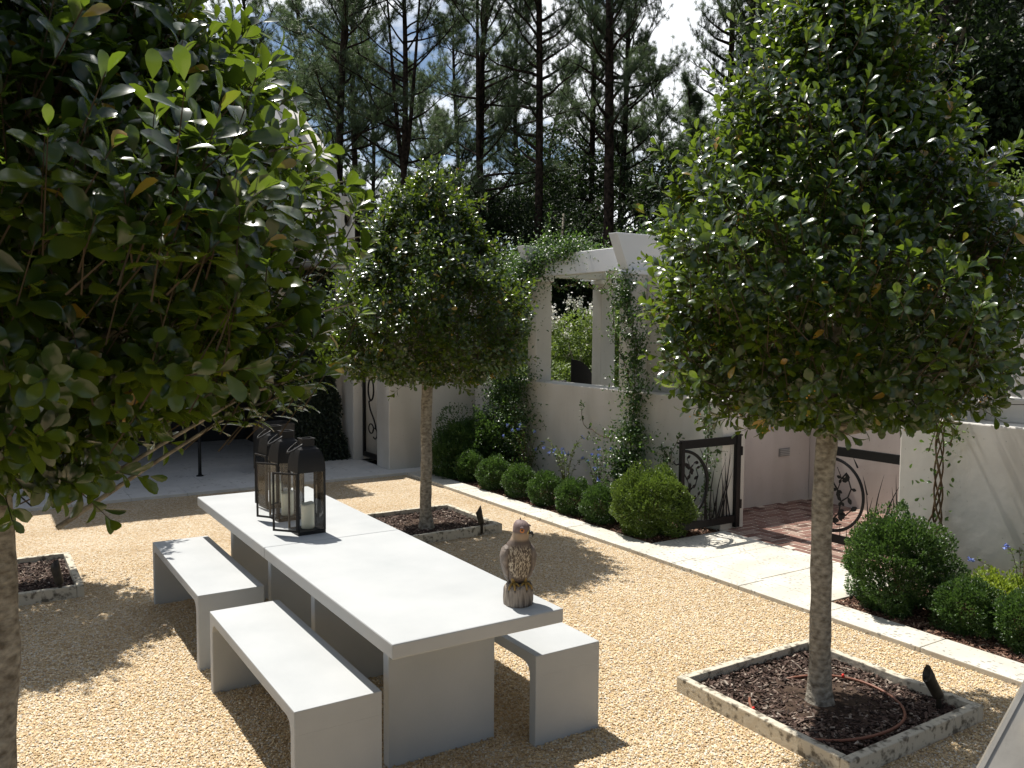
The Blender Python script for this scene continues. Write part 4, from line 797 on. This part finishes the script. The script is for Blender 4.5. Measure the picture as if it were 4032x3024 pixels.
# ------------------------------------------------------------------ hawk decoy
hk = empty('hawk_decoy', (2.155, 3.300, TZ), R(-22), 'painted grey-brown hawk decoy standing on a small log, on the table', 'bird decoy')
mb = MB(); n = 40; V = []; rows = 9; rg = random.Random(3)
for i in range(rows):
    t = i / (rows - 1); z = .096 * t
    for k in range(n):
        a = 2 * math.pi * k / n; r_ = .071 * (1 + .05 * math.sin(3 * a + .5) + .02 * math.sin(11 * a) + .012 * math.sin(23 * a + 2 * z * 40)) * (1 - .10 * abs(t - .45) ** 1.5) * (.86 if i == rows - 1 else 1); V.append((r_ * math.cos(a), r_ * .92 * math.sin(a), z - (.0 if i < rows - 1 else -.002) + (.004 * math.sin(4 * a) if i >= rows - 2 else 0)))
F = [(i * n + k, i * n + (k + 1) % n, (i + 1) * n + (k + 1) % n, (i + 1) * n + k) for i in range(rows - 1) for k in range(n)] + [tuple(reversed(range(n))), tuple((rows - 1) * n + k for k in range(n))]
LOG = mat('painted_log', (.10, .075, .055), .8, .2, bump=.8, bscale=30); nn_, ll_, bb_ = nodes(LOG)
tcx = nn_.new('ShaderNodeTexCoord'); mpx = nn_.new('ShaderNodeMapping'); mpx.inputs['Scale'].default_value = (95, 95, 10); nzx = nn_.new('ShaderNodeTexNoise'); nzx.inputs['Scale'].default_value = 1; nzx.inputs['Detail'].default_value = 4; rx_ = nn_.new('ShaderNodeValToRGB'); rx_.color_ramp.elements[0].position = .34; rx_.color_ramp.elements[1].position = .56; rx_.color_ramp.elements[0].color = (.10, .075, .058, 1); rx_.color_ramp.elements[1].color = (.33, .28, .23, 1)
ll_.new(tcx.outputs['Object'], mpx.inputs[0]); ll_.new(mpx.outputs[0], nzx.inputs['Vector']); ll_.new(nzx.outputs['Fac'], rx_.inputs[0]); ll_.new(rx_.outputs[0], bb_.inputs['Base Color'])
mb.add(V, F, True).build('log', LOG, hk)
# body and head: one continuous surface, front is -Y, the head turned to the bird's left (+X)
FEA = mat('hawk_feathers', (.09, .07, .058), .6, .3); nn_, ll_, bb_ = nodes(FEA)
tcx = nn_.new('ShaderNodeTexCoord'); sx_ = nn_.new('ShaderNodeSeparateXYZ'); ll_.new(tcx.outputs['Object'], sx_.inputs[0])
mpx = nn_.new('ShaderNodeMapping'); mpx.inputs['Scale'].default_value = (105, 40, 30); ll_.new(tcx.outputs['Object'], mpx.inputs[0])
wv = nn_.new('ShaderNodeTexNoise'); wv.inputs['Scale'].default_value = 1.25; wv.inputs['Detail'].default_value = 1.5; wv.inputs['Distortion'].default_value = 1.6; ll_.new(mpx.outputs[0], wv.inputs['Vector'])
rw = nn_.new('ShaderNodeValToRGB'); e = rw.color_ramp.elements; e[0].position = .49; e[0].color = (.10, .075, .055, 1); e[1].position = .54; e[1].color = (.50, .43, .33, 1); ll_.new(wv.outputs['Fac'], rw.inputs[0])
def mrange(src, a, b_, c=0, d=1):
    m_ = nn_.new('ShaderNodeMapRange'); m_.inputs[1].default_value = a; m_.inputs[2].default_value = b_; m_.inputs[3].default_value = c; m_.inputs[4].default_value = d; ll_.new(src, m_.inputs[0]); return m_.outputs[0]
def mulm(a, b_):
    m_ = nn_.new('ShaderNodeMath'); m_.operation = 'MULTIPLY'; ll_.new(a, m_.inputs[0]); ll_.new(b_, m_.inputs[1]); return m_.outputs[0]
f1 = mulm(mulm(mrange(sx_.outputs[1], -.018, -.03), mrange(sx_.outputs[2], .295, .265)), mrange(sx_.outputs[2], .125, .145))
mA = nn_.new('ShaderNodeMix'); mA.data_type = 'RGBA'; mA.inputs[6].default_value = (.13, .10, .083, 1); ll_.new(f1, mA.inputs[0]); ll_.new(rw.outputs[0], mA.inputs[7])
f2 = mrange(sx_.outputs[2], .345, .36); mB = nn_.new('ShaderNodeMix'); mB.data_type = 'RGBA'; mB.inputs[7].default_value = (.20, .145, .14, 1); ll_.new(f2, mB.inputs[0]); ll_.new(mA.outputs[2], mB.inputs[6]); ll_.new(mB.outputs[2], bb_.inputs['Base Color'])
ff = mulm(mrange(sx_.outputs[2], .305, .318), mrange(sx_.outputs[2], .352, .342)); mC = nn_.new('ShaderNodeMix'); mC.data_type = 'RGBA'; mC.inputs[7].default_value = (.33, .25, .18, 1); ll_.new(ff, mC.inputs[0]); ll_.new(mB.outputs[2], mC.inputs[6]); ll_.new(mC.outputs[2], bb_.inputs['Base Color'])
bpx = nn_.new('ShaderNodeBump'); bpx.inputs['Strength'].default_value = .6; bpx.inputs['Distance'].default_value = .003; ll_.new(wv.outputs['Fac'], bpx.inputs['Height']); ll_.new(bpx.outputs[0], bb_.inputs['Normal'])
# (z, half width x, half depth y, centre x, centre y)
prof = [(.100, .030, .030, 0, .01), (.112, .042, .036, 0, .008), (.140, .051, .043, 0, .004), (.18, .060, .050, 0, 0), (.225, .068, .053, 0, -.002), (.262, .069, .050, 0, 0), (.288, .060, .045, 0, .002), (.305, .047, .040, .003, .002), (.318, .041, .038, .006, 0), (.335, .040, .039, .009, -.004), (.355, .041, .041, .011, -.007), (.375, .040, .041, .011, -.008), (.390, .033, .035, .009, -.006), (.401, .020, .022, .006, -.004), (.405, .004, .004, .004, -.003)]
V = []; n = 36
for z, a, b_, cx, cy in prof:
    for k in range(n):
        t = 2 * math.pi * k / n; V.append((cx + a * math.cos(t), cy + b_ * math.sin(t), z))
m_ = len(prof); F = [(i * n + k, i * n + (k + 1) % n, (i + 1) * n + (k + 1) % n, (i + 1) * n + k) for i in range(m_ - 1) for k in range(n)] + [tuple(reversed(range(n))), tuple((m_ - 1) * n + k for k in range(n))]
body = MB().add(V, F, True).build('body', FEA, hk); sb = body.modifiers.new('sub', 'SUBSURF'); sb.levels = 1; sb.render_levels = 1
WING = mat('hawk_wing', (.13, .105, .09), .6, .3, col2=(.24, .20, .17), vscale=26, bump=.7, bscale=70)
for s in (-1, 1):
    V = []; prof2 = [(.285, .012, .018, .052, .0), (.268, .020, .036, .060, .004), (.235, .022, .045, .066, .008), (.19, .020, .044, .064, .014), (.145, .015, .036, .055, .024), (.115, .010, .026, .044, .034), (.09, .006, .014, .034, .044), (.08, .002, .004, .03, .05)]
    for z, a, b_, cx, cy in prof2:
        for k in range(20): t = 2 * math.pi * k / 20; V.append((s * (cx + a * math.cos(t)), cy + b_ * math.sin(t), z))
    F = [(i * 20 + k, i * 20 + (k + 1) % 20, (i + 1) * 20 + (k + 1) % 20, (i + 1) * 20 + k) for i in range(len(prof2) - 1) for k in range(20)] + [tuple(range(20)), tuple((len(prof2) - 1) * 20 + k for k in range(20))]
    MB().add(V, F, True).build('wing', WING, hk)
V = []
for z, a, b_, cy in [(.12, .026, .012, .036), (.08, .030, .010, .050), (.03, .026, .008, .064), (.0, .018, .005, .070)]:
    for k in range(14): t = 2 * math.pi * k / 14; V.append((a * math.cos(t), cy + b_ * math.sin(t), z))
MB().add(V, [(i * 14 + k, i * 14 + (k + 1) % 14, (i + 1) * 14 + (k + 1) % 14, (i + 1) * 14 + k) for i in range(3) for k in range(14)] + [tuple(range(14)), tuple(42 + k for k in range(14))], True).build('tail', WING, hk)
hd = Vector((.010, -.008, .358)); look = Vector((.80, -.60, 0)).normalized(); sid = Vector((look.y, -look.x, 0))   # head looks to the right of the picture
EYEO = mat('eye_orange', (.60, .20, .04), .25, .6); EYEB = mat('eye_black', (.005, .005, .005), .1, .8); BEAK = mat('beak_black', (.015, .014, .014), .35, .5); YEL = mat('hawk_foot', (.30, .19, .05), .6, .3); CERE = mat('cere', (.55, .42, .15), .6)
for s in (1, -1):
    e0 = hd + look * .020 + sid * s * .0325 + Vector((0, 0, .004)); ed = (sid * s + look * .45).normalized()
    eb = MB(); q_ = ed.to_track_quat('Z', 'Y').to_matrix()
    def disc(r0, h_, h2): 
        V = [e0 + ed * h_ + q_ @ Vector((r0 * math.cos(6.283 * k / 20), r0 * math.sin(6.283 * k / 20), 0)) for k in range(20)] + [e0 + ed * h2 + q_ @ Vector((r0 * .6 * math.cos(6.283 * k / 20), r0 * .6 * math.sin(6.283 * k / 20), 0)) for k in range(20)]
        return V, [tuple(20 + k for k in range(20))] + [(k, (k + 1) % 20, 20 + (k + 1) % 20, 20 + k) for k in range(20)]
    ey = eb.add(*disc(.0115, .0, .0055), True).build('eye', EYEO, hk); MB().add(*disc(.0062, .0045, .0072), True).build('pupil', EYEB, ey)
    MB().tube([e0 + look * .014 + Vector((0, 0, .010)), e0 + Vector((0, 0, .0145)) + ed * .003, e0 - look * .015 + Vector((0, 0, .011))], [.003, .0048, .003], 8).build('brow', FEA, hk)
bk = hd + look * .036 + Vector((0, 0, -.008))
MB().tube([bk - look * .006, bk + look * .008 + Vector((0, 0, .001))], [.0125, .0095], 10).build('cere', CERE, hk)
MB().tube([bk + look * .006, bk + look * .018 + Vector((0, 0, -.002)), bk + look * .025 + Vector((0, 0, -.010)), bk + look * .024 + Vector((0, 0, -.021))], [.0098, .0085, .005, .001], 10).build('beak', BEAK, hk)
MB().tube([(.006, -.004, .40), (.006, -.004, .414)], [.004, .0025], 8).build('top_ring', BEAK, hk)
for s in (-1, 1):
    fx, fy = .028 * s, -.022; ft = MB(); ft.tube([(fx, fy + .012, .145), (fx, fy, .104)], [.012, .0085], 8)
    for a in (-.75, 0, .75): ft.tube([(fx, fy, .104), (fx + .020 * math.sin(a), fy - .020 * math.cos(a), .107), (fx + .036 * math.sin(a), fy - .036 * math.cos(a), .096), (fx + .040 * math.sin(a), fy - .040 * math.cos(a), .082)], [.0062, .0058, .005, .003], 8)
    fo = ft.build('foot', YEL, hk); tl = MB()
    for a in (-.75, 0, .75): tl.tube([(fx + .040 * math.sin(a), fy - .040 * math.cos(a), .083), (fx + .041 * math.sin(a), fy - .041 * math.cos(a), .070)], [.0034, .0008], 6)
    tl.build('talons', BEAK, fo)

# ------------------------------------------------------------------ aluminium ladder at the right edge
ld = empty('step_ladder', (0, 0, 0), 0, 'aluminium ladder rail cut off by the lower right corner', 'ladder')
a0 = ray(3850, 3024, 1.02); a1 = ray(4058, 2640, 1.12); dv = (a1 - a0).normalized(); foot = a0 - dv * (a0.z / dv.z); top_ = a0 + dv * ((1.86 - a0.z) / dv.z)
side = (RT - dv * RT.dot(dv)).normalized(); nrm = dv.cross(side).normalized(); Wd = .085; Lr = (top_ - foot).length
def rail(off):
    mb = MB()
    def bar(s0, s1, n0, n1): 
        V = [foot + off + side * s + nrm * q + dv * t for t in (0, Lr) for s, q in ((s0, n0), (s1, n0), (s1, n1), (s0, n1))]; mb.add(V, [(3, 2, 1, 0), (4, 5, 6, 7), (0, 1, 5, 4), (1, 2, 6, 5), (2, 3, 7, 6), (3, 0, 4, 7)])
    q_ = 1 if nrm.dot(FW) > 0 else -1; bar(0, Wd, -.0015, .0015); bar(0, .004, *sorted((0, q_ * .026))); bar(Wd - .004, Wd, *sorted((0, q_ * .026))); bar(0.0, .005, *sorted((-q_ * .0015, -q_ * .004))); bar(Wd - .005, Wd, *sorted((-q_ * .0015, -q_ * .004))); bar(Wd * .62, Wd * .66, *sorted((-q_ * .0015, -q_ * .003)))
    return mb.build('rail', ALU, ld)
rail(Vector((0, 0, 0))); bk_ = -nrm if nrm.dot(FW) > 0 else nrm
rail(Vector((RT.x, RT.y, 0)).normalized() * .40)
fdir = Vector((RT.x, RT.y, 0)).normalized() * .40; rg_ = MB(); t = .28
while t < Lr: c = foot + dv * t + side * Wd * .5; o_ = MB().tube([c + fdir.normalized() * -.008, c + fdir + fdir.normalized() * .008], .016, 16).build('rung', ALU, ld); MB().tube([c - fdir.normalized() * .012, c - fdir.normalized() * .006], .022, 20).build('rung_collar', ALU, o_); t += .28

# ------------------------------------------------------------------ things behind the pergola
fh = empty('curved_screen', (0, 0, 0), 0, 'black quarter-round metal screen seen through the pergola opening', 'screen')
P0 = ray(2248, 1500, 12.3); c0 = Vector((P0.x, P0.y, 0)); ux = Vector((RT.x, RT.y, 0)).normalized()
def psc(u, v, d=12.3): q = ray(u, v, d); return (q - c0).dot(ux), q.z
pts = [psc(2248, 1414)] + [psc(2248 + 90 * math.sin(t), 1414 + 95 * (1 - math.cos(t))) for t in np.linspace(.15, 1.5, 10)]; pts = [(pts[0][0], 0.0)] + pts + [(pts[-1][0], 0.0)]
m_ = MB().prism(pts, 'y', -.02, .02).build('panel', IRON, fh); fh.location = c0; fh.rotation_euler = (0, 0, math.atan2(ux.y, ux.x))
bx = empty('dark_bin', (ray(2190, 1490, 13).x, ray(2190, 1490, 13).y, 0), math.atan2(ux.y, ux.x), 'low dark slatted box behind the left part of the pergola wall', 'bin')
mb = MB().box(-.13, -.12, 0, .13, .12, 1.2); mb.build('box', DARK, bx); mb = MB()
for k in range(6): mb.box(-.12 + k * .04, -.13, 1.0, -.10 + k * .04, -.121, 1.18)
mb.build('slats', POT, bx); MB().box(-.15, -.15, 1.2, .15, .15, 1.24).build('lid', DARK, bx)

# ------------------------------------------------------------------ pines and woodland
def at(u, d):
    v = FW + RT * ((u - 2016) / FPX); h = Vector((v.x, v.y)).normalized(); k = d / (Vector((h.x, h.y)).dot(Vector((FW.x, FW.y)).normalized())); return h.x * k, h.y * k
def pine_meshes(seed, H_=26, cb=7, spread=4.2, tr=.22, dens=1.0, fork=False, bend=.25):
    rg = random.Random(seed); rn = np.random.default_rng(seed)
    axis = lambda z: Vector((bend * math.sin(z * .23 + seed) * (z / 14), bend * math.cos(z * .19 + seed * 2) * (z / 14), z))
    tm = MB(); K = 26; tm.tube([axis(H_ * i / K - (.3 if i == 0 else 0)) for i in range(K + 1)], [tr * (1.15 if i == 0 else 1) * (1 - .82 * (i / K) ** 1.15) + .01 for i in range(K + 1)], 12)
    lm = MB(); tips = []; z = cb
    if fork:
        for s in (-1, 1):
            pts = [axis(fork) + Vector((s * .9 * (t ** .7) * 1.1, s * .3 * t, (H_ * .8 - fork) * t)) for t in np.linspace(0, 1, 9)]; tm.tube(pts, [tr * .62 * (1 - .8 * i / 8) for i in range(9)], 9)
    while z < H_ - .4:
        f = (z - cb) / (H_ - cb); prof_ = (.55 + .45 * math.sin(min(1, f * 1.6) * math.pi / 2)) * (1 - f ** 2.4) + .12
        a = rg.uniform(0, 6.28); ln = spread * prof_ * rg.uniform(.6, 1.15); el_ = rg.uniform(-.05, .55) + f * .5; p = axis(z); pts = [p.copy()]; d = Vector((math.cos(a), math.sin(a), el_)).normalized(); seg = ln / 7
        for k in range(7):
            d = (d + Vector((rg.uniform(-.2, .2), rg.uniform(-.2, .2), rg.uniform(-.10, .18)))).normalized(); p = p + d * seg; pts.append(p.copy())
        r0 = max(.03, tr * .34 * (1 - f * .6)); lm.tube(pts, [r0 * (1 - .85 * i / 7) for i in range(8)], 6, caps=False)
        bare = f < .14 and rg.random() < .35
        for k in range(2, 8):
            if bare: break
            for s in range(2 if k < 7 else 3):
                b0 = pts[k]; dd = (d * .8 + Vector((rg.uniform(-1, 1), rg.uniform(-1, 1), rg.uniform(-.15, .7)))).normalized(); l2 = rg.uniform(.35, 1.0) * (.55 + .1 * k) * min(1, ln / 3); b1 = b0 + dd * l2 * .6 + Vector((0, 0, .03)); b2 = b1 + dd * l2 * .5 + Vector((0, 0, l2 * .15))
                lm.tube([b0, b1, b2], [.018, .012, .006], 4, caps=False); tips.append(b2); tips.append(b1)
                for q in range(1):
                    e = b1 + Vector((rg.uniform(-1, 1), rg.uniform(-1, 1), rg.uniform(-.1, .8))).normalized() * rg.uniform(.2, .42); lm.tube([b1, e], [.009, .005], 3, caps=False); tips.append(e)
        z += rg.uniform(.16, .42) / dens * (1 if f > .15 else 1.7)
    T = np.array([tuple(t_) for t_ in tips]); nT = len(T); nn = 40
    idx = np.repeat(np.arange(nT), nn); D = unit(rn.normal(size=(len(idx), 3)) + np.array([0, 0, .45])); base = T[idx] - D * 0 + rn.normal(0, .035, (len(idx), 3)); L_ = rn.uniform(.15, .30, len(idx)); sd = unit(np.cross(D, rn.normal(size=(len(idx), 3)))) * rn.uniform(.005, .009, len(idx))[:, None]
    V = np.stack([base - sd, base + sd, base + D * L_[:, None] + np.array([0, 0, -.02])], 1).reshape(-1, 3); F = np.arange(len(V)).reshape(-1, 3)
    return tm.mesh('trunk'), lm.mesh('limbs'), bulk('needles', V, F), nT
PV = [pine_meshes(101, 25, 6.5, 3.9, .21, 1.15), pine_meshes(102, 27, 7.5, 3.6, .24, 1.1), pine_meshes(103, 23, 6.0, 4.4, .20, 1.15, fork=8.5, bend=.5), pine_meshes(104, 26, 8.5, 3.4, .27, 1.0, bend=.1), pine_meshes(105, 15, 4.2, 2.3, .10, 1.0, bend=.4), pine_meshes(106, 21, 6.0, 4.6, .19, 1.15, bend=.6)]
PG = 'tall pines of the wood behind the garden'
def pine(u, d, k, sc, label, rz=None, lean=(0, 0)):
    x, y = at(u, d); o = empty('pine_tree', (x, y, -.06), rz if rz is not None else u * .37, label, 'pine', PG); o.scale = (sc, sc, 1)
    o.rotation_euler = (lean[0], lean[1], o.rotation_euler.z)
    for nm_, me, m in zip(('trunk', 'limbs', 'needles'), PV[k][:3], (PBARK, PBARK, NEEDLE)): link(nm_, me, m, o)
    return o
pine(1349, 36, 0, 1.0, 'straight thick pine rising directly behind the house gable')
pine(1408, 42, 1, .75, 'slim pine just right of the gable pine')
pine(1440, 48, 5, .8, 'thinner pine closely right of the slim gable pine')
pine(1585, 37, 2, .85, 'crooked pine left of the middle holly, forking low down')
pine(1716, 50, 4, 1.0, 'thin small pine above the middle holly tree')
pine(1920, 36, 2, .95, 'forked pine with two stems, left of the pergola', rz=.6)
pine(2112, 34, 3, .70, 'straight pine standing behind the vine-covered pergola end')
pine(2322, 40, 1, .72, 'slim dark pine above the middle of the pergola')
pine(2388, 31, 3, .78, 'thickest dark pine trunk above the pergola rafter')
pine(2432, 40, 0, .85, 'branching pine touching the thickest trunk on its right')
pine(2775, 44, 4, 1.1, 'thin leaning pine left of the two straight trunks', lean=(.02, .05))
pine(2850, 34, 3, .62, 'left of two straight dark trunks beside the right holly crown')
pine(2920, 33, 3, .68, 'right of two straight dark trunks, behind the right holly crown')
pine(3160, 38, 1, .8, 'pine behind the top of the right holly tree')
pine(3420, 34, 0, .9, 'pine just right of the right holly top')
pine(3560, 30, 5, .9, 'branchy pine left of the massive trunk at upper right')
pine(3678, 22, 3, .92, 'massive dark trunk in the upper right')
pine(3850, 32, 1, .9, 'pine between the massive trunk and the right edge')
pine(4000, 23, 3, .85, 'thick reddish pine trunk at the right edge of the picture')
pine(3300, 46, 5, 1.0, 'far pine behind the right holly crown')
pine(1000, 44, 5, 1.0, 'pine beyond the house roof, seen over the nearest crown')
pine(1180, 52, 1, 1.0, 'far pine left of the gable pine')
pine(620, 46, 0, 1.0, 'pine beyond the house, behind the left crown')
pine(2560, 58, 5, 1.0, 'far pine between the pergola and the leaning pine')
pine(2040, 60, 1, 1.0, 'far pine between forked pine and pergola pine')
pine(1800, 58, 0, 1.0, 'far pine above the middle holly')
pine(3080, 60, 5, 1.0, 'far pine right of the two straight trunks')

for q_, (u, d, k, lb) in enumerate([(1100, 60, 5, 'far pine left of the gable'), (1660, 64, 5, 'far low-branched pine right of the crooked pine'), (2180, 62, 5, 'far low-branched pine right of the straight pergola pine'), (2500, 52, 4, 'small pine right of the branching pine'), (2720, 50, 4, 'small pine left of the leaning pine'), (3000, 48, 5, 'far pine just right of the two straight trunks'), (3220, 40, 5, 'low-branched pine behind the right holly top'), (3500, 38, 0, 'pine in the dark group at upper right'), (3620, 34, 5, 'low-branched pine left of the massive trunk'), (3760, 30, 5, 'low-branched pine right of the massive trunk'), (3900, 36, 0, 'pine left of the thick reddish trunk'), (4080, 34, 5, 'pine cut by the right edge')]):
    pine(u, d, k, 1.15, lb)
# broadleaf understory
def wood_mesh(seed, H_, Rr, n, ls):
    rg = np.random.default_rng(seed); nb = 26; bc = np.stack([rg.normal(0, Rr * .45, nb), rg.normal(0, Rr * .45, nb), rg.uniform(.6, H_ * .92, nb)], 1); br_ = rg.uniform(.28, .6, nb) * Rr * .8
    w_ = br_ ** 2; k = rg.choice(nb, n, p=w_ / w_.sum()); d = randdir(rg, n); f = 1 - np.abs(rg.normal(0, .12, n)); P = bc[k] + d * (br_[k] * f)[:, None] * np.array([1, 1, .8]); P = P[P[:, 2] > .05]; d = d[:len(P)]; n = len(P)
    D = unit(randdir(rg, n) + np.array([0, 0, -.1])); ln = ls * rg.uniform(.6, 1.3, n); V, F = leaves(P, D, d[:n] * .5 + np.array([0, 0, .9]) + rg.normal(0, .5, (n, 3)), ln, ln * .6, False); return bulk('crown', V, F)
def wood_trunk(seed, H_, Rr):
    mb = MB(); rg = random.Random(seed); mb.tube([(0, 0, -.2), (.05, .03, H_ * .3), (0, .1, H_ * .75)], [.12, .09, .03], 8)
    for k in range(9): a = rg.uniform(0, 6.28); z = H_ * rg.uniform(.15, .6); mb.tube([(0, 0, z), (Rr * .3 * math.cos(a), Rr * .3 * math.sin(a), z + .5), (Rr * .6 * math.cos(a), Rr * .6 * math.sin(a), z + 1.3)], [.045, .03, .01], 5, caps=False)
    return mb.mesh('trunk')
WV = [(wood_mesh(201, 5.6, 2.2, 30000, .10), wood_trunk(1, 5.6, 2.2)), (wood_mesh(202, 7.0, 2.6, 34000, .10), wood_trunk(2, 7, 2.6)), (wood_mesh(203, 3.6, 1.9, 24000, .09), wood_trunk(3, 3.6, 1.9))]
WG = 'broadleaf trees filling the wood edge'
def wood(u, d, k, sc, label, m=WOODL, rz=None):
    x, y = at(u, d); o = empty('broadleaf_tree', (x, y, -.06), rz if rz is not None else u * .73, label, 'tree', WG); o.scale = (sc, sc, sc); link('crown', WV[k][0] if m is WOODL else WV[k][0].copy(), None if m is WOODL else m, o)
    if m is WOODL and not WV[k][0].materials: WV[k][0].materials.append(WOODL)
    if m is not WOODL: o.children[0].data.materials.clear(); o.children[0].data.materials.append(m)
    link('trunk', WV[k][1], BARK, o); return o
WL = [(1500, 34, 0, .9, 'dark tree behind the left side of the middle holly'), (1640, 32, 2, 1.1, 'low dark tree behind the top of the middle holly'), (1790, 27, 0, .88, 'dark tree right of the middle holly top'), (1930, 24, 1, .82, 'tall dark tree left of the straight pergola pine'), (2060, 27, 0, 1.05, 'dark tree behind the vine-covered pergola end'),
      (2200, 24, 1, .86, 'dark round tree right behind the pergola pine'), (2330, 28, 0, 1.1, 'dark tree between the pergola pines'), (2470, 24, 1, .88, 'dark tree right of the thickest pine trunk'), (2620, 26, 0, 1.05, 'grey-green tree left of the right holly crown'), (2780, 24, 0, .95, 'dark tree below the leaning pine'), (2950, 26, 1, .95, 'dark tree behind the right holly crown'), (3120, 24, 0, 1.1, 'dark tree behind the centre of the right holly'),
      (3320, 24, 1, 1.0, 'tall dark tree right of the right holly top'), (3480, 20, 1, 1.1, 'very dark tree below the branchy pine'), (3640, 18, 1, 1.15, 'very dark tree below the massive trunk'), (3800, 19, 1, 1.2, 'very dark tree between massive trunk and right edge'), (3960, 17, 1, 1.1, 'dark tree at the right edge of the picture'), (4120, 18, 1, 1.2, 'dark tree cut by the right edge'),
      (1250, 30, 0, .8, 'dark tree beyond the house roof end'), (900, 34, 1, 1.1, 'dark tree beyond the house ridge'), (300, 34, 1, 1.3, 'dark tree beyond the house, far left')]
for u_, d_, k_, s_, l_b in WL: wood(u_, d_ * (1.55 if 1400 < u_ < 3200 else 1), k_, s_ * (1.45 if 1400 < u_ < 3200 else 1) * (.92 if u_ < 1860 else (1.12 + .16 * math.sin(u_ * .017)) if u_ < 3200 else 1.35), l_b)
for u, d, sc, lb in ((2150, 14.5, .62, 'sunlit shrub with white blossoms, left in the pergola opening'), (2300, 14.2, .66, 'sunlit shrub with white blossoms, right in the pergola opening'), (3990, 11.5, .62, 'sunlit green shrub behind the right wall'), (2480, 15, .7, 'sunlit shrub behind the second pergola pier')):
    o = wood(u, d, 2, sc, lb, FLOWHEDGE); o['group'] = 'sunlit shrubs beyond the garden walls'; o['category'] = 'shrub'; o.name = 'flowering_shrub'
    if u < 2400:
        rg = np.random.default_rng(u)
        for k in range(9):
            a = rg.uniform(0, 6.28); c = np.array([1.2 * math.cos(a) * rg.uniform(.3, 1.2), 1.2 * math.sin(a) * rg.uniform(.3, 1), rg.uniform(2.9, 4.1)]); c = c + rg.normal(0, 1, (60, 3)) * np.array([.07, .07, .12]); V, F = leaves(c, randdir(rg, 60), randdir(rg, 60), np.full(60, .07), np.full(60, .06), False); link('blossom', bulk('blossom', V, F), PETALW, o)
# far wood: nobody could count its trees
rg = np.random.default_rng(77); n = 150000; ang = rg.uniform(-12, 82, n); dd = rg.uniform(58, 90, n); hh = 9 + 3.5 * np.sin(ang * .9) + 2.2 * np.sin(ang * 2.3 + 1); z = hh * rg.beta(1.6, 1.2, n)
P = np.stack([dd * np.sin(np.radians(ang)), dd * np.cos(np.radians(ang)), z], 1) + rg.normal(0, .4, (n, 3)); V, F = leaves(P, randdir(rg, n), randdir(rg, n) + np.array([0, 0, .8]), rg.uniform(.25, .6, n), rg.uniform(.18, .4, n), False)
o = link('far_wood', bulk('far_wood', V, F), WOODL); tag(o, 'dark far-off wood closing the view behind the pines', 'wood', kind='stuff')
